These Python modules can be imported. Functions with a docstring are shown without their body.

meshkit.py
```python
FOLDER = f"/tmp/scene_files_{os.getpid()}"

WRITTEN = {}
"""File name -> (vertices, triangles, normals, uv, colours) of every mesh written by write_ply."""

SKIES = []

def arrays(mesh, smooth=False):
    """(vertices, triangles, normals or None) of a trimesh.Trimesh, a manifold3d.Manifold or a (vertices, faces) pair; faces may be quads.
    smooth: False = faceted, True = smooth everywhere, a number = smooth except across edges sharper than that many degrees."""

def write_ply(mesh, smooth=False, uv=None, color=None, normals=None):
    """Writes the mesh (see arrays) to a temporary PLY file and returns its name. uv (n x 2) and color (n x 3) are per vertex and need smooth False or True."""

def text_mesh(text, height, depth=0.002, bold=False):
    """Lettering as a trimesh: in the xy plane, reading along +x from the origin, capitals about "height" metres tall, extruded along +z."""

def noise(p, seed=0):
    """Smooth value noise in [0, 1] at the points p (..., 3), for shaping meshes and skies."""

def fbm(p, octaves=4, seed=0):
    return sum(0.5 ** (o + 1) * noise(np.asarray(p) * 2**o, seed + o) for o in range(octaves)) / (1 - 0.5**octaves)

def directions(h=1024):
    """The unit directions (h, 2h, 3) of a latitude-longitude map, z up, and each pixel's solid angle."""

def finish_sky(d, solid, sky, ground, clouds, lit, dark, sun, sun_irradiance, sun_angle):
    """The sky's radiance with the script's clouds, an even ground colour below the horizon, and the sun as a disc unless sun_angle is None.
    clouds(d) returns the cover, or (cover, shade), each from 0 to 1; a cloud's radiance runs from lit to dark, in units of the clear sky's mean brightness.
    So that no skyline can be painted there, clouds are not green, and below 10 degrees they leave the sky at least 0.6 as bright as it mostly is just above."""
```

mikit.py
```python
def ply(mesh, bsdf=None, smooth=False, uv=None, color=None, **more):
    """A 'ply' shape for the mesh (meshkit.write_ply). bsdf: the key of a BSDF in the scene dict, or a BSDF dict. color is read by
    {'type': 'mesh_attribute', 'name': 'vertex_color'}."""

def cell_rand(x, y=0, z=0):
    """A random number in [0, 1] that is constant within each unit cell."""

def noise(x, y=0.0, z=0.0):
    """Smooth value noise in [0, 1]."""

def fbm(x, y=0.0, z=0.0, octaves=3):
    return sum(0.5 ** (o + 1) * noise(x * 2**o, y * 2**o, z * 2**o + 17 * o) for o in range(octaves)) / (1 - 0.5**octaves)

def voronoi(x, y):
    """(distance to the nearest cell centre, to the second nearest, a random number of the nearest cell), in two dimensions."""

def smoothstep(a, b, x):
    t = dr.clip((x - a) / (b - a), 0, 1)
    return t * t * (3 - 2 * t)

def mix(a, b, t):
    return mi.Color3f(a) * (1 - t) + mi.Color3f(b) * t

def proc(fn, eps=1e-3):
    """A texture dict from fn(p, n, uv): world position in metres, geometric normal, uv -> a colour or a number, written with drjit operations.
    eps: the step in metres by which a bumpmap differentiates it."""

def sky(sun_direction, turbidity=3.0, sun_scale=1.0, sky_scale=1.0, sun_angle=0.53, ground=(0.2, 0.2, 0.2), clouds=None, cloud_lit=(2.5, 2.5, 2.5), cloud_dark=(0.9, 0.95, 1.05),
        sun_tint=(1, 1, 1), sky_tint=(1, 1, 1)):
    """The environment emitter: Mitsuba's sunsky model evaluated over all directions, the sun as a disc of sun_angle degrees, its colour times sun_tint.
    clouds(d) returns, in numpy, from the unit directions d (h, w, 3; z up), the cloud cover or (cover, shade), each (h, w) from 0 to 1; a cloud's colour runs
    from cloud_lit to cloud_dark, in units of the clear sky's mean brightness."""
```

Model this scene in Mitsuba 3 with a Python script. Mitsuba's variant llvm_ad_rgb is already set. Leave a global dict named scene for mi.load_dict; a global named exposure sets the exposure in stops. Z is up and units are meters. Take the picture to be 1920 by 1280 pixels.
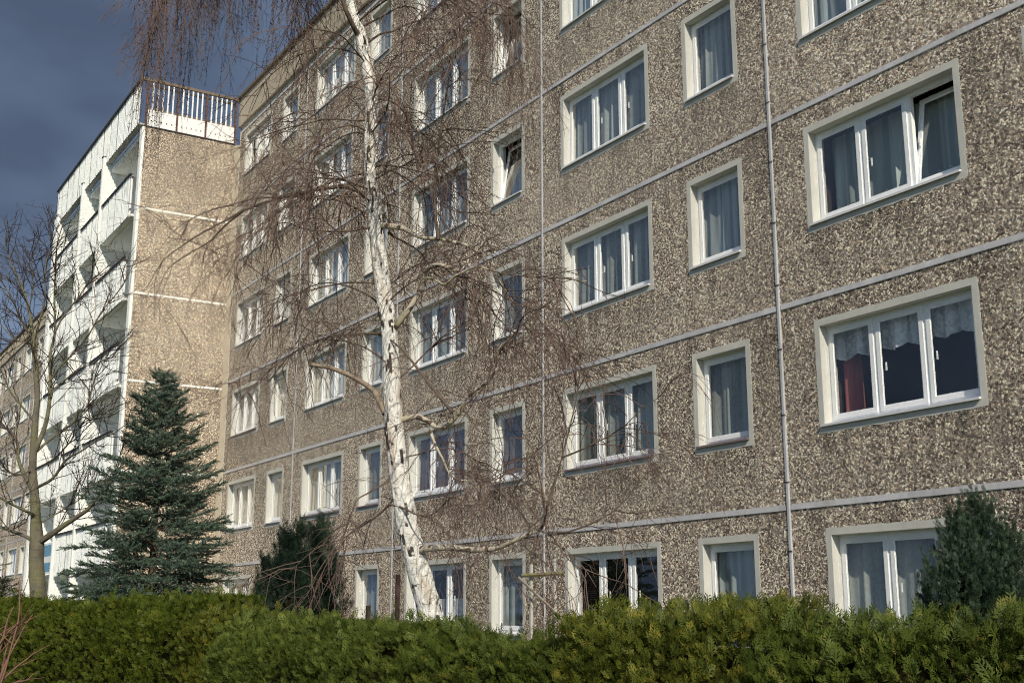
import math, random
import numpy as np
import drjit as dr
import mitsuba as mi
import mikit, meshkit

# ------------------------------------------------------------------ camera, sky, exposure
exposure = 1.78
CAM = np.array([11.976, -11.931, 1.562])
FWD = np.array([-0.82702, 0.51634, 0.22234])
SUN = np.array([2.5, -1.0, 1.85])
scene = {}
labels = {}
scene['camera'] = {'type': 'perspective', 'fov': 46.187, 'fov_axis': 'x', 'near_clip': 0.05, 'far_clip': 2000.0,
                   'to_world': mi.ScalarTransform4f().look_at(origin=CAM.tolist(), target=(CAM + FWD).tolist(), up=[0, 0, 1])}


def clouds(d):
    q = d / (np.maximum(d[..., 2:], 0) + 0.28)
    n = meshkit.fbm(q * np.array([1.9, 1.9, 3.2]) + np.array([3.1, 7.7, 1.0]), 6, 3)
    m = meshkit.fbm(q * 0.9 + np.array([1.3, 2.2, 4.0]), 4, 11)
    s = SUN / np.linalg.norm(SUN)
    near = d @ s                                   # the sky has broken up around the sun
    cover = np.clip(1.25 - np.clip((near - 0.1) / 0.8, 0, 1) * 1.5 + (n - 0.5) * 0.8, 0, 1)
    shade = np.clip((0.6 * n + 0.4 * m - 0.38) / 0.22, 0, 1)
    shade = np.clip(shade - 0.55 * np.exp(-np.maximum(d[..., 2], 0) / 0.16), 0, 1)      # thinner, lighter cloud low down
    return cover, shade


scene['sky'] = mikit.sky(SUN.tolist(), turbidity=3.0, clouds=clouds, cloud_lit=(0.80, 1.12, 1.68), cloud_dark=(0.27, 0.38, 0.62),
                         ground=(0.12, 0.12, 0.09), sun_tint=(0.89, 1.0, 1.16))

# ------------------------------------------------------------------ materials
mix, noise, fbm, voronoi, cell, sstep = mikit.mix, mikit.noise, mikit.fbm, mikit.voronoi, mikit.cell_rand, mikit.smoothstep


def two(b):
    return {'type': 'twosided', 'bsdf': b}


def matte(col, rough=0.8, spec=0.3):
    return {'type': 'principled', 'base_color': col if isinstance(col, dict) else {'type': 'rgb', 'value': list(col)},
            'roughness': rough, 'specular': spec}


def wall_uv(p, n):
    side = dr.abs(n.x) > 0.6
    return dr.select(side, p.y, p.x), p.z


def pebble_cells(p, n):
    u, v = wall_uv(p, n)
    wu = (noise(u * 55, v * 55, 3.0) - 0.5) * 0.012
    wv = (noise(u * 55, v * 55, 9.0) - 0.5) * 0.012
    return voronoi((u + wu) * 39, (v + wv) * 45)


def pebble_col(p, n, uv):
    u, v = wall_uv(p, n)
    a, b, r = pebble_cells(p, n)
    edge = sstep(0.04, 0.26, b - a)
    c = mix((0.080, 0.064, 0.056), (0.31, 0.248, 0.205), sstep(0.05, 0.36, r))
    c = mix(c, (0.52, 0.44, 0.36), sstep(0.36, 0.60, r))
    c = mix(c, (0.95, 0.89, 0.78), sstep(0.66, 0.86, r))
    r2 = cell(r * 977, 3)
    c = mix(c, mi.Color3f(0.30, 0.295, 0.285), dr.select(r2 > 0.80, 0.7, 0.0))
    c = mix((0.028, 0.022, 0.020), c, edge)  # dark mortar gaps, deepened by painted shade between the stones
    big = fbm(u * 0.55, v * 0.8, 5.0)
    pan = cell(dr.floor(u / 6.056), dr.floor((v - 3.0) / 2.8), 7)
    # rain marks: soot washed down from each joint, paler stripes where water runs
    h = (v - 3.0) / 2.8
    h = h - dr.floor(h)
    run = sstep(0.46, 0.74, fbm(u * 5.0, v * 0.30, 3.0, 3))
    c = c * (1 - 0.34 * run * sstep(0.25, 1.0, h))
    xm = u / 6.056
    xm = (xm - dr.floor(xm)) * 6.056
    win = dr.maximum(sstep(0.62, 0.70, xm) * sstep(3.30, 3.22, xm), sstep(4.13, 4.21, xm) * sstep(5.46, 5.38, xm))
    zb = (v - 1.129) / 2.8
    below = 1 - (zb - dr.floor(zb))                               # 0 just under a window's lower edge
    drip = win * sstep(0.30, 0.0, below) * sstep(0.40, 0.72, noise(u * 11, v * 0.9, 12.0))
    c = c * (1 - 0.38 * drip * dr.select(dr.abs(n.y) > 0.6, 1.0, 0.0))
    return c * (0.84 + 0.40 * big) * (0.86 + 0.28 * pan) * mi.Color3f(1.19, 1.16, 1.12)


def pebble_h(p, n, uv):
    a, b, r = pebble_cells(p, n)
    return sstep(0.0, 0.45, b - a) * (0.45 + 0.55 * r)


scene['pebble'] = {'type': 'bumpmap', 'scale': 0.0055, 'arbitrary': mikit.proc(pebble_h, eps=0.002),
                   'bsdf': two(matte(mikit.proc(pebble_col), 0.75, 0.3))}


def sunlit_pebble_col(p, n, uv):
    return pebble_col(p, n, uv) * mi.Color3f(1.02, 0.99, 0.94) + mi.Color3f(0.026, 0.023, 0.021)  # same pebbles, with the end wall's stronger sun put into the colour


scene['sunlit_pebble'] = {'type': 'bumpmap', 'scale': 0.003, 'arbitrary': mikit.proc(pebble_h, eps=0.002),
                        'bsdf': two(matte(mikit.proc(sunlit_pebble_col), 0.75, 0.3))}


def concrete_fn(base, amt=0.35, warm=(1, 1, 1)):
    def fn(p, n, uv):
        u, v = wall_uv(p, n)
        f = fbm(p.x * 3.1 + p.y, p.z * 3.7, p.y * 3.0, 4)
        g = noise(p.x * 41, p.z * 41, p.y * 41)
        streak = fbm(u * 14, v * 0.8, 2.0, 2)
        return mi.Color3f(*base) * (1 - amt / 2 + amt * (0.5 * f + 0.2 * g + 0.3 * streak))
    return fn


scene['rim_concrete'] = two(matte(mikit.proc(concrete_fn((0.50, 0.50, 0.475))), 0.85, 0.2))
scene['joint_seal'] = two(matte(mikit.proc(concrete_fn((0.42, 0.42, 0.445), 0.8)), 0.6, 0.4))
scene['cover_strip'] = two(matte(mikit.proc(concrete_fn((0.42, 0.425, 0.45), 0.7)), 0.45, 0.5))
scene['attic_concrete'] = two(matte(mikit.proc(concrete_fn((0.40, 0.35, 0.28), 0.5)), 0.9, 0.2))
scene['white_paint'] = two(matte(mikit.proc(concrete_fn((0.79, 0.81, 0.81), 0.22)), 0.7, 0.3))
scene['grey_concrete'] = two(matte(mikit.proc(concrete_fn((0.42, 0.42, 0.40), 0.4)), 0.85, 0.2))


def sheet_fn(p, n, uv):
    s = fbm(p.x * 9, p.z * 0.9, 3.0, 3)
    d = fbm(p.x * 2.0, p.z * 2.6, 8.0, 4)
    sheet = cell(dr.floor(p.x / 0.98), dr.floor(p.z / 2.7), 4)
    c = mix((0.73, 0.77, 0.79), (0.80, 0.83, 0.83), sheet)
    return c * (1 - 0.42 * sstep(0.55, 0.80, 0.5 * s + 0.5 * d))


scene['white_sheet'] = two(matte(mikit.proc(sheet_fn), 0.55, 0.4))
scene['white_pvc'] = two(matte((0.80, 0.82, 0.84), 0.35, 0.5))
scene['white_metal'] = two(matte((0.78, 0.79, 0.80), 0.45, 0.5))
scene['sill_metal'] = two(matte((0.62, 0.62, 0.66), 0.45, 0.5))
scene['sill_brown'] = two(matte((0.20, 0.15, 0.16), 0.5, 0.5))
scene['rail_dark'] = two(matte((0.035, 0.03, 0.03), 0.6, 0.4))
scene['gutter'] = two(matte((0.16, 0.125, 0.09), 0.6, 0.4))
scene['roof_felt'] = two(matte((0.05, 0.05, 0.05), 0.95, 0.1))


def rust_fn(p, n, uv):
    f = fbm(p.x * 13, p.y * 13, p.z * 13, 4)
    return mix((0.075, 0.045, 0.042), (0.15, 0.095, 0.085), sstep(0.3, 0.7, f))


scene['rust'] = two(matte(mikit.proc(rust_fn), 0.85, 0.2))
scene['glass'] = {'type': 'thindielectric', 'int_ior': 1.52}
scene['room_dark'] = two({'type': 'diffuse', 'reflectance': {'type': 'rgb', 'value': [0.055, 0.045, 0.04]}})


def curtain_bsdf(col, lace=0.0):
    def fn(p, n, uv):
        w = noise(p.x * 6, p.z * 0.5, 2.0)                     # light and shade of the folds painted as vertical stripes
        k = sstep(0.35, 0.65, noise(p.x * 15, p.z * 0.35, 6.0))
        l = noise(p.x * 34, p.z * 34, 5.0)
        return mi.Color3f(*col) * (0.45 + 0.45 * w + 0.42 * k + lace * (l - 0.5))
    return two({'type': 'diffuse', 'reflectance': mikit.proc(fn)})


scene['curtain_blue'] = curtain_bsdf((0.34, 0.40, 0.42))
scene['curtain_grey'] = curtain_bsdf((0.29, 0.325, 0.315), 0.2)


def zigzag_fn(p, n, uv):
    t = p.x / 0.17
    tri = dr.abs(t - dr.floor(t) - 0.5) * 0.13
    z = p.z - 6.97 - tri
    band = dr.maximum(sstep(0.010, 0.004, dr.abs(z)), dr.maximum(sstep(0.010, 0.004, dr.abs(z - 0.05)), sstep(0.010, 0.004, dr.abs(z - 0.10))))
    k = sstep(0.35, 0.65, noise(p.x * 15, p.z * 0.35, 6.0))  # fold shading painted in, as on the plain curtains
    return mix((0.29, 0.35, 0.35), (0.62, 0.68, 0.68), band * 0.8) * (0.55 + 0.35 * noise(p.x * 6, p.z * 0.5, 2.0) + 0.42 * k)


scene['curtain_zigzag'] = two({'type': 'diffuse', 'reflectance': mikit.proc(zigzag_fn)})
scene['curtain_cream'] = curtain_bsdf((0.66, 0.67, 0.60))
scene['curtain_white'] = curtain_bsdf((0.52, 0.56, 0.57), 0.5)
scene['curtain_dark'] = curtain_bsdf((0.13, 0.115, 0.115), 0.4)
scene['curtain_red'] = curtain_bsdf((0.27, 0.095, 0.095))
scene['black_iron'] = two(matte((0.02, 0.02, 0.02), 0.5, 0.4))


def sign_fn(p, n, uv):
    return mix((0.10, 0.26, 0.42), (0.16, 0.34, 0.50), fbm(p.x * 5, p.z * 5, 1.0))


scene['sign_blue'] = two(matte(mikit.proc(sign_fn), 0.4, 0.5))


def brick_red_fn(p, n, uv):
    return mix((0.22, 0.09, 0.07), (0.34, 0.16, 0.12), noise(p.x * 9, p.y * 9, p.z * 14))


scene['red_brick'] = two(matte(mikit.proc(brick_red_fn), 0.85, 0.2))


def birch_fn(p, n, uv):
    ang = dr.atan2(n.y, n.x)
    lent = noise(ang * 6.5 + 0.8 * noise(ang * 3, p.z * 9, 1.0), p.z * 95, 2.0)                       # thin horizontal lenticels
    patch = fbm(ang * 2.6 + 11, p.z * 6.5, 4.0, 4)               # larger dark scars
    peel = fbm(ang * 2.2, p.z * 9, 8.0, 3)
    c = mix((0.56, 0.55, 0.53), (0.79, 0.79, 0.77), peel)
    c = mix(c, (0.42, 0.34, 0.26), sstep(0.54, 0.74, fbm(ang * 2, p.z * 2.2, 15.0, 3)) * 0.7)
    c = mix(c, (0.16, 0.12, 0.10), sstep(0.76, 0.9, lent) * 0.7)
    c = mix(c, (0.05, 0.04, 0.035), sstep(0.65, 0.71, patch))
    return c


def birch_h(p, n, uv):
    return fbm(p.x * 40, p.y * 40, p.z * 16, 3)


scene['birch_bark'] = {'type': 'bumpmap', 'scale': 0.03, 'arbitrary': mikit.proc(birch_h, eps=0.003), 'bsdf': two(matte(mikit.proc(birch_fn), 0.7, 0.3))}


def limb_fn(p, n, uv):
    f = fbm(p.x * 17, p.y * 17, p.z * 17, 3)
    return mix((0.07, 0.052, 0.042), (0.17, 0.13, 0.10), f)


def pale_limb_fn(p, n, uv):
    f = fbm(p.x * 11, p.y * 11, p.z * 11, 4)
    g = sstep(0.52, 0.66, fbm(p.x * 4, p.y * 4, p.z * 4 + 3, 3))
    c = mix((0.32, 0.275, 0.215), (0.56, 0.51, 0.43), f)
    c = mix(c, (0.30, 0.28, 0.15), g * 0.5)
    return mix(c, (0.10, 0.075, 0.06), sstep(0.6, 0.7, noise(p.x * 23, p.y * 23, p.z * 23)))


def cut_limb_fn(p, n, uv):
    f = fbm(p.x * 15, p.y * 15, p.z * 15, 4)
    return mix((0.15, 0.115, 0.09), (0.34, 0.275, 0.21), f)


scene['limb_bark'] = two(matte(mikit.proc(limb_fn), 0.8, 0.2))
scene['pale_bark'] = two(matte(mikit.proc(pale_limb_fn), 0.75, 0.2))
scene['cut_bark'] = two(matte(mikit.proc(cut_limb_fn), 0.75, 0.2))
scene['cut_wood'] = two(matte((0.55, 0.40, 0.26), 0.8, 0.2))


def twig_fn(p, n, uv):
    return mix((0.066, 0.046, 0.041), (0.165, 0.117, 0.102), noise(p.x * 3, p.y * 3, p.z * 3))


scene['birch_twig'] = two({'type': 'diffuse', 'reflectance': mikit.proc(twig_fn)})


def grey_bark_fn(p, n, uv):
    f = fbm(p.x * 12, p.y * 12, p.z * 5, 4)
    g = sstep(0.4, 0.62, fbm(p.x * 2.5, p.y * 2.5, p.z * 1.7 + 4, 3))
    c = mix((0.070, 0.063, 0.050), (0.19, 0.17, 0.135), f)
    c = mix(c, (0.17, 0.17, 0.09), g * 0.55)
    line = sstep(0.7, 0.85, noise(p.x * 5, p.y * 5, p.z * 60))
    return c * (1 - 0.35 * line)


scene['grey_bark'] = {'type': 'bumpmap', 'scale': 0.015, 'arbitrary': mikit.proc(birch_h, eps=0.004), 'bsdf': two(matte(mikit.proc(grey_bark_fn), 0.85, 0.2))}
scene['grey_twig'] = two({'type': 'diffuse', 'reflectance': {'type': 'rgb', 'value': [0.062, 0.051, 0.047]}})


def leaf_bsdf(a, b, tip=None, s=2.3):
    def fn(p, n, uv):
        f = fbm(p.x * s, p.y * s, p.z * s, 3)
        g = noise(p.x * 21, p.y * 21, p.z * 21)
        c = mix(a, b, sstep(0.2, 0.8, 0.35 * f + 0.65 * g))
        return mix(c, tip, sstep(0.66, 0.86, g) * 0.8) if tip is not None else c
    return two(matte(mikit.proc(fn), 0.6, 0.18))


scene['spruce_needle'] = leaf_bsdf((0.042, 0.072, 0.050), (0.108, 0.156, 0.120), (0.15, 0.20, 0.165))
scene['dark_needle'] = leaf_bsdf((0.016, 0.030, 0.016), (0.045, 0.070, 0.038))
scene['juniper_leaf'] = leaf_bsdf((0.016, 0.032, 0.022), (0.045, 0.075, 0.048), (0.07, 0.10, 0.06))
scene['cypress_leaf'] = leaf_bsdf((0.020, 0.038, 0.022), (0.050, 0.082, 0.052), (0.085, 0.12, 0.08))
scene['spruce_bark'] = two(matte((0.10, 0.075, 0.055), 0.9, 0.2))
HEDGE_COL = {
    'hedge_deep': ((0.042, 0.064, 0.007), (0.094, 0.124, 0.012), (0.135, 0.132, 0.018)),
    'hedge_olive': ((0.050, 0.064, 0.008), (0.110, 0.128, 0.015), (0.185, 0.155, 0.022)),
    'hedge_fresh': ((0.050, 0.074, 0.013), (0.112, 0.146, 0.026), (0.150, 0.170, 0.032)),
    'hedge_dark': ((0.042, 0.064, 0.010), (0.096, 0.128, 0.020), (0.150, 0.148, 0.026)),
    'hedge_gold': ((0.052, 0.070, 0.010), (0.124, 0.142, 0.020), (0.235, 0.205, 0.032)),
    'hedge_mid': ((0.044, 0.068, 0.011), (0.102, 0.136, 0.022), (0.185, 0.185, 0.042))}
for k_, (a_, b_, t_) in HEDGE_COL.items():
    scene[k_] = leaf_bsdf(*[tuple(0.86 * q_ for q_ in c_) for c_ in (a_, b_, t_)], 2.8)
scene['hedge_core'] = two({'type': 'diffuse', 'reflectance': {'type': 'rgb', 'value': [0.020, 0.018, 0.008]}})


def grass_fn(p, n, uv):
    f = fbm(p.x * 0.8, p.y * 0.8, 1.0, 4)
    return mix((0.045, 0.060, 0.018), (0.110, 0.115, 0.045), f)


scene['grass'] = two(matte(mikit.proc(grass_fn), 0.9, 0.2))


def wood_fn(p, n, uv):
    f = fbm(p.x * 30, p.y * 30, p.z * 5, 3)
    return mix((0.16, 0.13, 0.11), (0.36, 0.32, 0.29), f)


def moss_fn(p, n, uv):
    f = fbm(p.x * 15, p.y * 15, p.z * 15, 3)
    return mix((0.14, 0.10, 0.075), (0.16, 0.16, 0.08), sstep(0.4, 0.6, f))


scene['old_wood'] = two(matte(mikit.proc(wood_fn), 0.85, 0.2))
scene['mossy_wood'] = two(matte(mikit.proc(moss_fn), 0.9, 0.2))
scene['dry_vine'] = two({'type': 'diffuse', 'reflectance': {'type': 'rgb', 'value': [0.13, 0.080, 0.055]}})
scene['red_twig'] = two(matte((0.16, 0.085, 0.062), 0.6, 0.3))


# ------------------------------------------------------------------ helpers
class MB:
    """Collects boxes, prisms and tubes into one mesh."""

    def __init__(self):
        self.v, self.f, self.n = [], [], 0

    def add(self, v, f):
        v = np.asarray(v, float)
        f = np.asarray(f, int)
        if f.shape[1] == 4:
            f = np.vstack([f[:, [0, 1, 2]], f[:, [0, 2, 3]]])
        self.v.append(v)
        self.f.append(f + self.n)
        self.n += len(v)
        return self

    def box(self, x0, x1, y0, y1, z0, z1):
        v = [(x, y, z) for x in (x0, x1) for y in (y0, y1) for z in (z0, z1)]
        f = [(0, 1, 3, 2), (4, 6, 7, 5), (0, 4, 5, 1), (2, 3, 7, 6), (0, 2, 6, 4), (1, 5, 7, 3)]
        return self.add(v, f)

    def prism_x(self, x0, x1, prof):
        """A closed (y, z) profile run along x."""
        n = len(prof)
        v = [(x0, a, b) for a, b in prof] + [(x1, a, b) for a, b in prof]
        f = [(i, (i + 1) % n, (i + 1) % n + n) for i in range(n)] + [(i, (i + 1) % n + n, i + n) for i in range(n)]
        f += [(0, i + 1, i) for i in range(1, n - 1)] + [(n, n + i, n + i + 1) for i in range(1, n - 1)]
        return self.add(v, f)

    def tube(self, pts, radii, sides=6, cap=True):
        p = np.asarray(pts, float)
        r = np.broadcast_to(np.asarray(radii, float), (len(p),))
        t = np.gradient(p, axis=0)
        t /= np.linalg.norm(t, axis=1, keepdims=True) + 1e-12
        ref = np.array([0, 0, 1.0]) if abs(t[:, 2]).mean() < 0.75 else np.array([1.0, 0, 0])
        a = np.cross(t, ref)
        a /= np.linalg.norm(a, axis=1, keepdims=True) + 1e-12
        b = np.cross(t, a)
        th = np.arange(sides) * 2 * np.pi / sides
        v = p[:, None] + r[:, None, None] * (np.cos(th)[None, :, None] * a[:, None] + np.sin(th)[None, :, None] * b[:, None])
        i, j = np.meshgrid(np.arange(len(p) - 1), np.arange(sides), indexing='ij')
        q = np.stack([i * sides + j, i * sides + (j + 1) % sides, (i + 1) * sides + (j + 1) % sides, (i + 1) * sides + j], -1).reshape(-1, 4)
        self.add(v.reshape(-1, 3), q)
        if cap:
            k = (len(p) - 1) * sides
            self.f.append(np.array([(k, k + m, k + m + 1) for m in range(1, sides - 1)]) + self.n - len(p) * sides)
        return self

    def mesh(self):
        return np.vstack(self.v), np.vstack(self.f)


used = {}


def numbered(stem):
    k = used.get(stem, 0)
    used[stem] = k + 1
    return stem if k == 0 else f'{stem}_{k:03d}'


def put(stem, m, mat, smooth=False, label=None, kind=None):
    key = numbered(stem)
    scene[key] = mikit.ply(m.mesh() if isinstance(m, MB) else m, mat, smooth)
    if label or kind:
        labels[key] = {}
        if label:
            labels[key]['label'] = label
        if kind:
            labels[key]['kind'] = kind
    return key


def thing(stem, label, cat, group=None):
    key = numbered(stem)
    labels[key] = {'label': label, 'category': cat}
    if group:
        labels[key]['group'] = group
    return key


def smooth_path(pts, per=4):
    """Catmull-Rom through the points."""
    p = np.asarray(pts, float)
    if len(p) < 3:
        return p
    e = np.vstack([2 * p[0] - p[1], p, 2 * p[-1] - p[-2]])
    out = []
    for i in range(len(p) - 1):
        a, b, c, d = e[i:i + 4]
        for t in np.arange(per) / per:
            out.append(0.5 * (2 * b + (c - a) * t + (2 * a - 5 * b + 4 * c - d) * t * t + (3 * b - a - 3 * c + d) * t ** 3))
    out.append(p[-1])
    return np.array(out)


# ------------------------------------------------------------------ the setting
g = MB()
g.add([(-400, -400, 0), (400, -400, 0), (400, 400, 0), (-400, 400, 0)], [(0, 1, 2, 3)])
put('ground', g, 'grass', kind='structure')

# ------------------------------------------------------------------ the apartment building
AP = thing('apartment_building', 'long six storey panel block of brown pebble-dash with white framed windows and a balcony wing', 'building')
W, H, NF = 6.056, 2.8, 6
XC = -23.867                       # inner corner with the balcony wing
JX = [0.0, -W, -2 * W, -3 * W]     # vertical joints
Z1 = 3.0
ZT = (1.129, 2.681)                # outer edge of the window surrounds above each storey's base
TX, SX = (0.651, 3.274), (4.166, 5.437)
RIM, DEP = 0.092, 0.14


def storey_base(j):
    return H * j


def panel(x0, x1, z0, z1, holes, parent=AP, name='wall_panel'):
    """A wall panel with window openings: boxes butted together."""
    m = MB()
    xs = sorted({x0, x1, *[h for a in holes for h in a[:2]]})
    for a, b in zip(xs[:-1], xs[1:]):
        h = next((q for q in holes if q[0] <= a + 1e-6 and q[1] >= b - 1e-6), None)
        if h is None:
            m.box(a, b, 0, 0.3, z0, z1)
        else:
            m.box(a, b, 0, 0.3, z0, h[2])
            m.box(a, b, 0, 0.3, h[3], z1)
    return put(f'{parent}__{name}', m, 'pebble')


def curtain(key, x0, x1, ztop, zbot, y, mat, folds=9, amp=0.034, seed=0, scallop=0.0, gather=None, label=None):
    rng = np.random.default_rng(seed)
    nx, nz = max(16, int((x1 - x0) * 46)), 8
    u = np.linspace(0, 1, nx)
    ph = rng.uniform(0, 6.28, 3)
    w = u + 0.03 * np.sin(u * 17 + ph[0])
    fold = amp * (np.sin(w * folds * (x1 - x0) * 2.6 + ph[1]) + 0.5 * np.sin(w * folds * 5.7 * (x1 - x0) + ph[2]))
    v = []
    for k in range(nz):
        t = k / (nz - 1)
        x = x0 + u * (x1 - x0)
        zb = zbot + (scallop * np.abs(np.sin(u * math.pi * 3 * max(1, round((x1 - x0) / 0.65)) / 2.0)) if scallop else 0)
        z = ztop + (zb - ztop) * t
        yy = y + fold * (0.45 + 0.55 * t)
        if gather is not None:                      # tied up towards one side near the bottom
            pull = np.clip((t - 0.45) / 0.4, 0, 1) ** 1.2
            x = x + (gather - x) * pull * 0.72 * (u if gather < (x0 + x1) / 2 else 1)
            if t > 0.86:
                x = x + (x - gather) * 0.9
        v += list(np.stack([x, yy, np.broadcast_to(z, x.shape)], 1))
    f = [(k * nx + i, k * nx + i + 1, (k + 1) * nx + i + 1, (k + 1) * nx + i) for k in range(nz - 1) for i in range(nx - 1)]
    return put(f'{key}__curtain', (np.array(v), np.array(f)), mat, True, label=label)


def rough_ring(m, x0, x1, z0, z1, w, y0, y1, seed):
    """Surround cast against pebble dash: the outer edge wanders by a few millimetres."""
    rng = np.random.default_rng(seed)
    ix0, ix1, iz0, iz1 = x0 + w, x1 - w, z0 + w + 0.02, z1 - w
    inner, outer = [], []
    cor_i = [(ix0, iz0), (ix1, iz0), (ix1, iz1), (ix0, iz1)]
    cor_o = [(x0, z0), (x1, z0), (x1, z1), (x0, z1)]
    for k in range(4):
        n = max(3, int(math.dist(cor_o[k], cor_o[(k + 1) % 4]) / 0.11))
        for i in range(n):
            t = i / n
            a, b = np.array(cor_i[k]), np.array(cor_i[(k + 1) % 4])
            c, d = np.array(cor_o[k]), np.array(cor_o[(k + 1) % 4])
            inner.append(a + (b - a) * t)
            o = c + (d - c) * t
            nrm = np.array([(0, -1), (1, 0), (0, 1), (-1, 0)][k])
            outer.append(o + nrm * rng.uniform(-0.004, 0.010) if i else o)
    n = len(inner)
    I, O = np.array(inner), np.array(outer)
    col = lambda q, y: np.column_stack([q[:, 0], np.full(n, y), q[:, 1]])
    v = np.vstack([col(O, y0), col(I, y0), col(I, y1), col(O, 0.02)])
    f = []
    for i in range(n):
        k = (i + 1) % n
        f += [(i, k, n + k, n + i), (n + i, n + k, 2 * n + k, 2 * n + i), (3 * n + i, 3 * n + k, k, i)]
    m.add(v, f)
    return ix0, ix1, iz0, iz1


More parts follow.
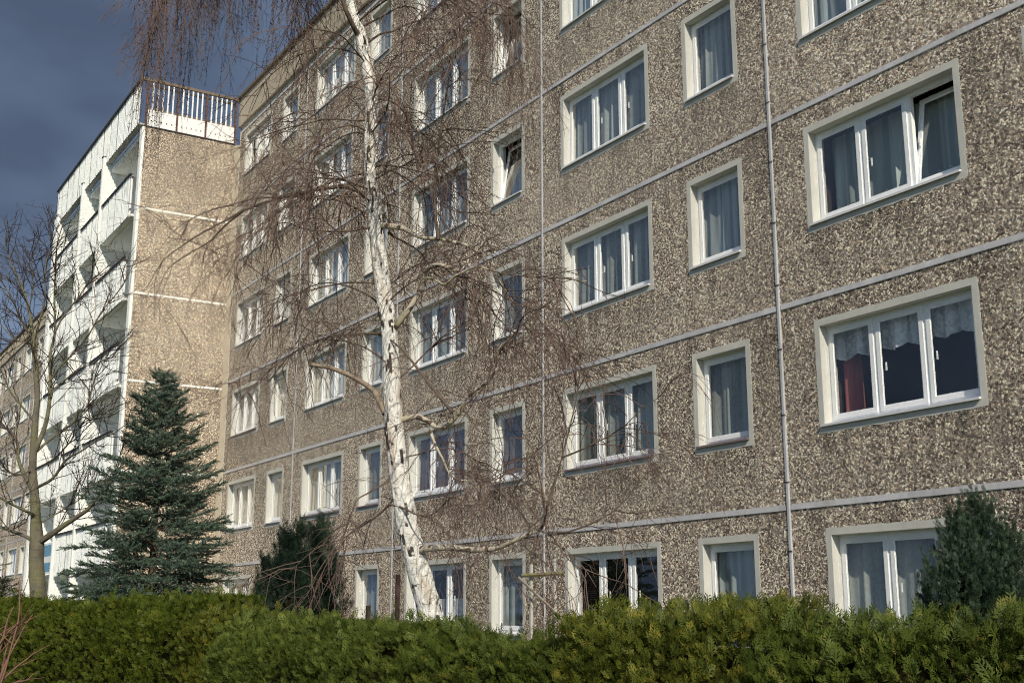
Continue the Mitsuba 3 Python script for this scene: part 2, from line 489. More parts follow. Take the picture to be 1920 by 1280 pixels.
def window(x0, x1, z0, z1, nsash, seed, style='grey', tilt=None, brown_sill=False, far=False, parent=AP):
    key = numbered(f'{parent}__window')
    m = MB()
    ix0, ix1, iz0, iz1 = rough_ring(m, x0, x1, z0, z1, RIM, -0.005, 0.30, seed)
    put(f'{key}__surround', m, 'rim_concrete')
    s = MB()                                         # metal sill with a dropped front lip
    s.prism_x(ix0 - 0.035, ix1 + 0.004, [(-0.045, iz0 - 0.028), (-0.045, iz0 + 0.002), (DEP + 0.01, iz0 + 0.022), (DEP + 0.01, iz0 + 0.012), (-0.036, iz0 - 0.008), (-0.036, iz0 - 0.028)])
    put(f'{key}__sill', s, 'sill_brown' if brown_sill else 'sill_metal')
    zb = iz0 + 0.022
    fr, fw = MB(), 0.058
    y0, y1 = DEP, DEP + 0.065
    fr.box(ix0, ix0 + fw, y0, y1, zb, iz1).box(ix1 - fw, ix1, y0, y1, zb, iz1)
    fr.box(ix0 + fw, ix1 - fw, y0, y1, zb, zb + fw).box(ix0 + fw, ix1 - fw, y0, y1, iz1 - fw, iz1)
    wdt = (ix1 - ix0 - 2 * fw - (nsash - 1) * 0.078) / nsash
    cells = []
    for k in range(nsash):
        a = ix0 + fw + k * (wdt + 0.078)
        cells.append((a, a + wdt))
        if k:
            fr.box(a - 0.078, a, y0, y1, zb + fw, iz1 - fw)
    put(f'{key}__frame', fr, 'white_pvc')
    for k, (a, b) in enumerate(cells):
        lo, hi, ov, sw = zb + fw, iz1 - fw, 0.014, 0.062
        sa = MB()
        c0, c1, d0, d1 = a - ov, b + ov, lo - ov, hi + ov
        ya, yb = y0 - 0.016, y0 - 0.002
        sa.box(c0, c0 + sw, ya, yb, d0, d1).box(c1 - sw, c1, ya, yb, d0, d1)
        sa.box(c0 + sw, c1 - sw, ya, yb, d0, d0 + sw).box(c0 + sw, c1 - sw, ya, yb, d1 - sw, d1)
        if not far:                                   # glazing bead
            e = 0.012
            q0, q1, r0, r1 = c0 + sw, c1 - sw, d0 + sw, d1 - sw
            sa.box(q0, q0 + e, ya + 0.008, yb, r0, r1).box(q1 - e, q1, ya + 0.008, yb, r0, r1)
            sa.box(q0 + e, q1 - e, ya + 0.008, yb, r0, r0 + e).box(q0 + e, q1 - e, ya + 0.008, yb, r1 - e, r1)
        pa = MB()
        pa.add([(c0 + sw - .004, ya + 0.011, d0 + sw - .004), (c1 - sw + .004, ya + 0.011, d0 + sw - .004), (c1 - sw + .004, ya + 0.011, d1 - sw + .004), (c0 + sw - .004, ya + 0.011, d1 - sw + .004)], [(0, 1, 2, 3)])
        sm, pm = sa.mesh(), pa.mesh()
        if tilt == k:
            an = math.radians(9.5)
            for q in (sm, pm):
                yy, zz = q[0][:, 1] - yb, q[0][:, 2] - d0
                q[0][:, 1] = yb + 0.02 + yy * math.cos(an) + zz * math.sin(an)
                q[0][:, 2] = d0 + zz * math.cos(an) - yy * math.sin(an)
        put(f'{key}__sash', sm, 'white_pvc', label='sash tilted inward at the top' if tilt == k else None)
        put(f'{key}__pane', pm, 'glass')
        if not far and k and nsash == 3:
            h = MB()
            h.box(c0 + sw - 0.010, c0 + sw + 0.004, y1 + 0.005, y1 + 0.025, (d0 + d1) / 2 - 0.08, (d0 + d1) / 2 + 0.03)
            put(f'{key}__handle', h, 'white_pvc')
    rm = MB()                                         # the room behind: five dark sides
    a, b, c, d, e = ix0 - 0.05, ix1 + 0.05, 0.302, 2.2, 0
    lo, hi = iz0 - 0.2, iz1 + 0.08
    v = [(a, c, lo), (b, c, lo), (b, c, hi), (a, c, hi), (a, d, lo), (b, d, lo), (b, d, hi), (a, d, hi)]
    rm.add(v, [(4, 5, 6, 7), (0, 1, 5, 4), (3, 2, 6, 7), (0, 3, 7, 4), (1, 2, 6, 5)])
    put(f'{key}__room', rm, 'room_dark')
    yc = DEP + 0.065 + (0.24 if tilt is not None else 0.07)
    ct, cb = iz1 - 0.02, iz0 + 0.03
    ca = dict(seed=seed)
    if style in ('blue', 'grey', 'cream', 'white', 'dark', 'zigzag'):
        curtain(key, ix0 + 0.01, ix1 - 0.01, ct, cb, yc, 'curtain_' + style, **ca)
    elif style == 'valance':
        curtain(key, ix0 + 0.01, ix1 - 0.01, ct, ct - 0.40, yc, 'curtain_white', scallop=-0.06, label='short scalloped net valance', **ca)
        curtain(key, ix0 + 0.04, ix0 + 0.33, ct, cb, yc + 0.12, 'curtain_red', folds=14, label='narrow red side curtain', **ca)
        curtain(key, ix1 - 0.16, ix1 - 0.01, ct, cb, yc + 0.12, 'curtain_red', folds=14, **ca)
    elif style == 'cafe':
        curtain(key, ix0 + 0.01, ix1 - 0.01, iz0 + 0.66, cb, yc, 'curtain_white', folds=12, label='lace half curtain across the lower panes', **ca)
    elif style == 'tied':
        curtain(key, ix0 + 0.01, ix1 - 0.01, ct, cb, yc, 'curtain_blue', gather=ix0 + 0.34, label='net curtain tied up into a knot', **ca)
    elif style == 'half':
        curtain(key, ix0 + 0.01, ix1 - 0.01, ct - 0.45, cb, yc, 'curtain_blue', scallop=0.12, **ca)
    elif style == 'blind':
        b_ = MB()
        for q in range(22):
            z = ct - q * 0.035
            b_.add([(ix0 + 0.02, yc, z), (ix0 + 0.84, yc, z), (ix0 + 0.84, yc + 0.02, z - 0.012), (ix0 + 0.02, yc + 0.02, z - 0.012)], [(0, 1, 2, 3)])
        put(f'{key}__blind', b_, 'curtain_dark', label='dark slatted blind lowered behind the left pane')
    return key, (ix0, ix1, iz0, iz1, yc)


SPEC = {  # (module, storey, is triple): style, tilted sash, brown sill
    (0, 0, 1): ('grey', None, 0), (0, 1, 1): ('valance', None, 0), (0, 2, 1): ('zigzag', 2, 0), (0, 3, 1): ('blue', None, 0),
    (1, 0, 1): ('blind', None, 0), (1, 1, 1): ('grey', None, 1), (1, 2, 1): ('grey', None, 0), (1, 3, 1): ('grey', None, 0), (1, 4, 1): ('blue', None, 0),
    (2, 0, 1): ('cafe', None, 0), (2, 1, 1): ('dark', None, 0), (2, 2, 1): ('grey', None, 0), (2, 3, 1): ('half', None, 0), (2, 4, 1): ('grey', None, 0),
    (1, 0, 0): ('blue', None, 0), (1, 1, 0): ('grey', None, 1), (1, 2, 0): ('blue', None, 0), (1, 3, 0): ('grey', None, 0),
    (2, 0, 0): ('tied', None, 0), (2, 1, 0): ('dark', None, 0), (2, 2, 0): ('grey', None, 0), (2, 3, 0): ('half', 0, 0), (2, 4, 0): ('blue', 0, 0),
    (3, 0, 0): ('blue', None, 0), (3, 1, 0): ('grey', None, 1), (3, 1, 1): ('cream', None, 1), (3, 2, 1): ('cream', None, 0)}
order = ['cream', 'cream', 'grey', 'white', 'cream', 'blue', 'white']
win_at = {}
for mod in range(0, 4):
    x0 = -mod * W
    left = x0 if mod < 3 else x0
    right = x0 + W
    xoff = 0.0
    for j in range(NF):
        b = storey_base(j)
        z0, z1 = (0.0 if j == 0 else Z1 + H * (j - 1)), Z1 + H * j - (0.12 if j == NF - 1 else 0)
        holes = [(x0 + TX[0], x0 + TX[1], b + ZT[0], b + ZT[1]), (x0 + SX[0], x0 + SX[1], b + ZT[0], b + ZT[1])]
        panel(left, right, z0, z1, holes)
        for tri, hl in zip((1, 0), holes):
            st, tl, br = SPEC.get((mod, j, tri), (order[(mod * 5 + j * 3 + tri * 2) % 7], None, (mod * 3 + j + tri) % 4 == 0))
            win_at[mod, j, tri] = window(*hl, 3 if tri else 1, 100 * mod + 10 * j + tri, st, tl, bool(br))
# the last module, which ends at the inner corner with the wing
x0 = -4 * W
for j in range(NF):
    b = storey_base(j)
    z0, z1 = (0.0 if j == 0 else Z1 + H * (j - 1)), Z1 + H * j - (0.12 if j == NF - 1 else 0)
    holes = [(x0 + TX[0] + 0.25, x0 + TX[1], b + ZT[0], b + ZT[1]), (x0 + SX[0], x0 + SX[1], b + ZT[0], b + ZT[1])]
    panel(XC, -3 * W, z0, z1, holes)
    for tri, hl in zip((1, 0), holes):
        st = ['cream', 'cream', 'cream', 'white', 'grey', 'white'][(j + tri) % 6]
        win_at[4, j, tri] = window(*hl, 3 if tri else 1, 400 + 10 * j + tri, st, None, (j + tri) % 3 == 0)
# blank flank to the right of the picture
for j in range(NF):
    z0, z1 = (0.0 if j == 0 else Z1 + H * (j - 1)), Z1 + H * j - (0.12 if j == NF - 1 else 0)
    panel(W, 2 * W, z0, z1, [])

# horizontal joints (sloped cover with a small drip shadow) and vertical strips
for j in range(NF):
    z = Z1 + H * j
    if j == NF - 1:
        z -= 0.12
    for k, (a, b) in enumerate([(XC + 0.14, -3 * W - 0.045), (-3 * W + 0.045, -2 * W - 0.045), (-2 * W + 0.045, -W - 0.045), (-W + 0.045, -0.05), (0.05, W - 0.045), (W + 0.045, 2 * W)]):
        m = MB()
        m.prism_x(a, b, [(0.02, z + 0.042), (-0.001, z + 0.042), (-0.014, z - 0.030), (-0.014, z - 0.040), (0.02, z - 0.040)])
        put(f'{AP}__horizontal_joint', m, 'joint_seal')
for k, x in enumerate([0.0, -W, -2 * W, -3 * W, W]):
    m = MB()
    hw = 0.033 if k == 0 else 0.032
    yf = -0.020 if k == 0 else -0.016
    m.add([(x - hw, 0.01, 0), (x - hw, yf + .012, 0), (x - hw + .014, yf, 0), (x + hw - .014, yf, 0), (x + hw, yf + .012, 0), (x + hw, 0.01, 0),
           (x - hw, 0.01, 16.86), (x - hw, yf + .012, 16.86), (x - hw + .014, yf, 16.86), (x + hw - .014, yf, 16.86), (x + hw, yf + .012, 16.86), (x + hw, 0.01, 16.86)],
          [(i, i + 1, i + 7, i + 6) for i in range(5)])
    s = put(f'{AP}__vertical_joint', m, 'cover_strip' if k == 0 else 'joint_seal')
    if k == 0:
        for q in range(18):
            z = 0.55 + q * 0.93
            c = MB()
            c.box(x - 0.050, x + 0.050, yf - 0.006, yf - 0.001, z - 0.010, z + 0.010)
            put(f'{s}__clamp', c, 'rail_dark')
m = MB()
m.box(XC + 0.0, XC + 0.06, -0.012, 0.02, 0, 17.0)
put(f'{AP}__corner_strip', m, 'rim_concrete')

# attic: projecting concrete panels, gutter and roof
for k, (a, b) in enumerate([(XC, -3 * W - .01), (-3 * W + .01, -2 * W - .01), (-2 * W + .01, -W - .01), (-W + .01, -.01), (.01, W - .01), (W + .01, 2 * W)]):
    m = MB()
    m.prism_x(a, b, [(0.3, 17.06), (-0.07, 17.06), (-0.085, 17.09), (-0.085, 18.02), (0.3, 18.02)])
    put(f'{AP}__attic_panel', m, 'attic_concrete')
m = MB()
m.box(XC, 2 * W, -0.001, 0.3, 16.88, 17.058)
put(f'{AP}__attic_ledge', m, 'grey_concrete')
m = MB()
m.prism_x(XC - 0.1, 2 * W, [(0.4, 18.025), (-0.13, 18.025), (-0.16, 18.05), (-0.16, 18.14), (-0.10, 18.17), (0.4, 18.19)])
put(f'{AP}__gutter', m, 'gutter')
m = MB()
m.prism_x(XC, 2 * W, [(0.42, 18.0), (0.42, 18.12), (6.0, 18.5), (12.0, 18.1), (12.0, 0), (11.7, 0), (11.7, 17.9)])
put(f'{AP}__roof', m, 'roof_felt')
m = MB()                                              # end walls and the inner cross wall, so that light does not leak behind the rooms
m.box(2 * W - 0.3, 2 * W, 0.302, 11.7, 0, 18.0).box(XC, 2 * W - 0.31, 2.4, 2.6, 0, 17.95)
put(f'{AP}__inner_wall', m, 'grey_concrete')

# ------------------------------------------------------------------ balcony wing
WD, WH = -3.14, 2.7                                   # depth, storey height
WX = XC - 12.0                                        # far end
PX = [-28.1, -31.15, -35.35]                          # right faces of the cross walls
ZR = 16.45                                            # terrace level
zs = [0.0, 3.0, 5.7, 8.4, 11.1, 13.8, ZR]
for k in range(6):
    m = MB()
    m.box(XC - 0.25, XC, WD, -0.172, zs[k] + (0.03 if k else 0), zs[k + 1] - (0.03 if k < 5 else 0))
    put(f'{AP}__end_wall_panel', m, 'sunlit_pebble')
    if k:
        j = MB()
        j.box(XC - 0.2, XC + 0.008, WD + 0.08, -0.172, zs[k] - 0.0295, zs[k] + 0.0295)
        put(f'{AP}__end_wall_joint', j, 'white_paint')
m = MB()
m.box(XC - 0.25, XC + 0.006, -0.17, -0.013, 0, ZR + 0.02)
put(f'{AP}__corner_strip', m, 'attic_concrete')
m = MB()
m.box(XC - 0.25, XC + 0.012, WD - 0.012, WD + 0.075, 0, ZR)
put(f'{AP}__corner_strip', m, 'white_paint')
for k, x in enumerate(PX):
    m = MB()
    m.box(x - 0.16, x, -3.33, -1.55, 0, ZR + 0.36 if k < 9 else ZR)
    put(f'{AP}__cross_wall', m, 'white_paint')
    m = MB()
    m.box(x - 0.19, x + 0.015, -3.36, -3.0, ZR + 0.361, ZR + 0.385)
    put(f'{AP}__wall_cap', m, 'rail_dark')
m = MB()
m.box(WX, WX + 0.4, -1.54, 0.3, 0, ZR).box(WX, XC - 0.252, -1.54, -1.3, 0, ZR)
put(f'{AP}__loggia_back_wall', m, 'white_paint')
bays = [(PX[0], XC - 0.26), (PX[1], PX[0] - 0.16), (PX[2], PX[1] - 0.16)]
for lv in range(6):                                   # floor slabs
    zt = ZR if lv == 5 else 2.94 + WH * lv
    for (a, b) in bays:
        m = MB()
        m.box(a + 0.002, b - 0.002, -3.02, -1.542, zt - 0.17, zt)
        if lv < 5:
            m.box(a + 0.052, b - 0.27, -3.205, -3.0205, zt - 0.08, zt - 0.01)
        put(f'{AP}__floor_slab', m, 'white_paint')
        if lv < 5:                                    # balcony door in the back wall
            d = numbered(f'{AP}__balcony_door')
            fr = MB()
            c = (a + b) / 2
            fr.box(c - 0.75, c - 0.69, -1.60, -1.545, zt + .01, zt + 2.15).box(c + 0.69, c + 0.75, -1.60, -1.545, zt + .01, zt + 2.15).box(c - 0.69, c + 0.69, -1.60, -1.545, zt + 2.09, zt + 2.15).box(c - 0.03, c + 0.03, -1.60, -1.545, zt + .01, zt + 2.09)
            put(f'{d}__frame', fr, 'white_pvc')
            for sx in (-0.69, 0.03):
                pn = MB()
                pn.box(c + sx + 0.002, c + sx + 0.658, -1.58, -1.575, zt + .012, zt + 2.088)
                put(f'{d}__pane', pn, 'black_iron')


def sheet(x0, x1, z0, z1, y, period=0.16, d=0.02):
    """One trapezoidal steel sheet."""
    n = max(1, round((x1 - x0) / period))
    xs, ys = [], []
    for i in range(n):
        a = x0 + (x1 - x0) * i / n
        w = (x1 - x0) / n
        xs += [a, a + 0.38 * w, a + 0.5 * w, a + 0.88 * w]
        ys += [y - d, y - d, y, y]
    xs.append(x1)
    ys.append(y - d)
    k = len(xs)
    t = 0.006
    v = [(a, b, z) for z in (z0, z1) for a, b in zip(xs, ys)] + [(a, b + t, z) for z in (z0, z1) for a, b in zip(xs, ys)]
    f = []
    for o in (0, 2 * k):
        f += [(o + i, o + i + 1, o + k + i + 1, o + k + i) for i in range(k - 1)]
    f += [(i, 2 * k + i, 2 * k + i + 1, i + 1) for i in range(k - 1)]
    return np.array(v), np.array(f)


for bay, (a, b) in enumerate(bays):
    for lv in range(5):
        zt = 2.94 + WH * lv
        if bay == 2 and lv == 0:
            continue
        key = numbered(f'{AP}__balcony')
        hi, lo = zt + 1.27, zt - 0.10
        r = MB()
        r.box(a + 0.05, b - 0.28, -3.30, -3.225, hi - 0.01, hi + 0.035)
        put(f'{key}__handrail', r, 'rail_dark')
        r = MB()
        r.box(a + 0.05, b - 0.28, -3.225, -3.19, hi - 0.09, hi - 0.05).box(a + 0.05, b - 0.28, -3.225, -3.19, zt + 0.12, zt + 0.16)
        put(f'{key}__rail', r, 'rail_dark')
        p = MB()
        p.box(b - 0.40, b - 0.33, -3.225, -3.18, lo, hi - 0.015)
        put(f'{key}__post', p, 'white_metal')
        n = 4 if b - a > 3.3 else 3
        ww = (b - 0.34 - a - 0.06) / n
        for q in range(n):
            p = MB()
            p.box(a + 0.06 + q * ww - 0.07, a + 0.06 + q * ww + 0.07, -3.224, -3.206, lo + 0.02, hi - 0.10)  # upright added as a dark strip, standing for shade in the sheet gap
            put(f'{key}__upright', p, 'rail_dark')
            put(f'{key}__sheet', sheet(a + 0.06 + q * ww + 0.045, a + 0.06 + (q + 1) * ww - 0.045, lo, hi - 0.012, -3.235 - 0.006 * (q % 2)), 'white_sheet')
# sign in place of the lowest balcony of the far bay
key = numbered(f'{AP}__entrance_sign')
a, b = bays[2]
m = MB()
m.box(a + 0.2, b - 0.0, -3.30, -3.24, 2.95, 4.0)
put(f'{key}__board', m, 'white_metal')
for z0, z1 in ((3.55, 3.93), (3.02, 3.33)):
    m = MB()
    m.box(b - 2.0, b - 0.08, -3.306, -3.301, z0, z1)
    put(f'{key}__panel', m, 'sign_blue')
m = MB()
m.box(PX[1] - 0.75, PX[1] - 0.17, -3.1, -2.7, 0, 1.9)
put(f'{AP}__brick_pier', m, 'red_brick')
# roof terrace: parapet of sheets along the front, open railing along the end
key = numbered(f'{AP}__terrace_parapet')
xs = np.linspace(-36.05, XC - 0.08, 14)
for a, b in zip(xs[:-1], xs[1:]):
    p = MB()
    p.box(a - 0.07, a + 0.07, -3.229, -3.2155, ZR + 0.15, ZR + 1.52)  # added dark backing, so each gap between parapet sheets looks shaded
    put(f'{key}__upright', p, 'rail_dark')
    i = int(round((a - xs[0]) / (xs[1] - xs[0])))
    put(f'{key}__sheet', sheet(a + 0.045, b - 0.045, ZR + 0.13, ZR + 1.53, -3.235 - 0.006 * (i % 2)), 'white_sheet')
m = MB()
m.box(-36.1, XC + 0.02, -3.31, -3.23, ZR + 1.535, ZR + 1.60)
put(f'{key}__handrail', m, 'rail_dark')
m = MB()
m.box(WX, XC - 0.252, -3.215, -3.035, ZR + 0.14, ZR + 0.20)
put(f'{key}__upstand', m, 'grey_concrete')
key = numbered(f'{AP}__terrace_railing')
ys = [-3.06, -2.10, -1.17, -0.20]
m = MB()
m.box(XC - 0.05, XC + 0.05, -3.31, -0.08, ZR + 1.53, ZR + 1.62)
put(f'{key}__handrail', m, 'gutter')
m = MB()
m.box(XC - 0.02, XC + 0.02, -3.1, -0.16, ZR + 1.37, ZR + 1.43)
put(f'{key}__rail', m, 'rail_dark')
m = MB()
m.box(XC - 0.02, XC + 0.02, -3.1, -0.16, ZR + 0.58, ZR + 0.64)
put(f'{key}__rail', m, 'gutter')
m = MB()
m.box(XC - 0.05, XC + 0.03, -3.2, -0.16, ZR + 0.001, ZR + 0.03)
put(f'{key}__rail', m, 'rail_dark')
for y in ys:
    m = MB()
    m.box(XC - 0.03, XC + 0.045, y - 0.03, y + 0.03, ZR + 0.0, ZR + 1.53)
    put(f'{key}__post', m, 'rust')
for y0, y1 in zip(ys[:-1], ys[1:]):
    m = MB()
    m.box(XC + 0.005, XC + 0.03, y0 + 0.032, y1 - 0.032, ZR + 0.04, ZR + 0.575)
    p = put(f'{key}__panel', m, 'white_metal')
    for q in range(5):
        y = y0 + (y1 - y0) * (q + 1) / 6
        m = MB()
        m.box(XC + 0.021, XC + 0.045, y - 0.022, y + 0.022, ZR + 0.5, ZR + 1.50)
        put(f'{key}__baluster', m, 'white_metal')
        m = MB()
        m.box(XC + 0.03, XC + 0.045, y - 0.015, y + 0.015, ZR + 0.20, ZR + 0.235)
        put(f'{p}__bolt', m, 'rail_dark')
m = MB()
m.box(WX, XC - 0.02, -3.03, 0.0, ZR + 0.002, ZR + 0.03)
put(f'{AP}__terrace_floor', m, 'grey_concrete')
m = MB()                                              # closed body of the wing behind the loggias
m.box(WX, WX + 0.3, -3.33, -1.54, 0, ZR + 0.3)
put(f'{AP}__cross_wall', m, 'white_paint')

# ------------------------------------------------------------------ the block goes on beyond the wing
X2 = WX - 0.0
for mod in range(6):
    xr = X2 - mod * W
    for j in range(NF):
        b = storey_base(j) - 0.35
        z0, z1 = (0.0 if j == 0 else Z1 - .35 + H * (j - 1)), Z1 - .35 + H * j
        x0 = xr - W
        holes = [(x0 + TX[0], x0 + TX[1], b + ZT[0], b + ZT[1]), (x0 + SX[0], x0 + SX[1], b + ZT[0], b + ZT[1])]
        panel(x0, xr, z0, z1, holes)
        for tri, hl in zip((1, 0), holes):
            window(*hl, 3 if tri else 1, 900 + 20 * mod + 2 * j + tri, ['cream', 'white', 'cream', 'grey'][(mod + j * 3 + tri) % 4], far=True)
        m = MB()
        m.box(x0 + 0.05, xr - 0.05, -0.015, 0.02, z1 - 0.04, z1 + 0.04)
        put(f'{AP}__horizontal_joint', m, 'joint_seal')
    m = MB()
    m.box(xr - W - 0.04, xr - W + 0.04, -0.02, 0.02, 0, 16.6)
    put(f'{AP}__vertical_joint', m, 'joint_seal')
    m = MB()
    m.box(xr - W + 0.01, xr - 0.01, -0.08, 0.3, 16.75, 17.55)
    put(f'{AP}__attic_panel', m, 'attic_concrete')
m = MB()
m.prism_x(X2 - 6 * W, X2 + 0.35, [(0.4, 17.56), (-0.14, 17.56), (-0.16, 17.6), (-0.16, 17.68), (0.4, 17.72)])
put(f'{AP}__gutter', m, 'gutter')
m = MB()
m.box(X2 - 6 * W, X2, 2.4, 12, 0, 17.5)
put(f'{AP}__inner_wall', m, 'grey_concrete')

# a small iron plant silhouette on one sill
wk, (ix0, ix1, iz0, iz1, yc) = win_at[1, 1, 1]
m = MB()
xo = ix0 + 1.28
for dx, h, b in ((-0.05, 0.26, -0.05), (-0.015, 0.30, 0.01), (0.03, 0.20, 0.06)):
    m.tube(smooth_path([(xo, DEP + .1, iz0 + .12), (xo + dx * .7, DEP + .1, iz0 + .12 + h * .5), (xo + dx + b * .4, DEP + .1, iz0 + .12 + h)]), [.012] * 5 + [.018, .02, .012, .002], 5)
m.tube([(xo + .07 * math.cos(t), DEP + .1, iz0 + .08 + .03 * math.sin(t)) for t in np.linspace(0, 6.28, 13)], .012, 5)
put(f'{wk}__ornament', m, 'black_iron', label='small dark plant ornament standing behind the middle pane')

# ------------------------------------------------------------------ traces of the two bare trees (metres)
BIRCH_TRUNK = [[1.583,-5.919,0.13],[1.499,-6.054,0.731],[1.431,-6.163,1.227],[1.364,-6.27,1.681],[1.306,-6.364,2.04],[1.252,-6.45,2.403],[1.205,-6.525,2.878],[1.178,-6.568,3.253],[1.156,-6.603,3.634],[1.145,-6.62,4.075],[1.12,-6.661,4.524],[1.075,-6.732,5.037],[1.047,-6.779,5.443],[1.023,-6.816,5.855],[0.997,-6.859,6.273],[1.0,-6.853,6.881],[0.969,-6.902,7.345],[0.918,-6.985,7.741],[0.859,-7.079,8.136],[0.811,-7.156,8.981],[0.771,-7.22,10.261],[0.749,-7.255,11.958]]
BIRCH_R = [0.1599,0.1386,0.1279,0.1199,0.1146,0.1093,0.1013,0.096,0.0906,0.088,0.0853,0.0826,0.0773,0.0746,0.0586,0.0693,0.072,0.064,0.0533,0.0453,0.0347,0.0107]
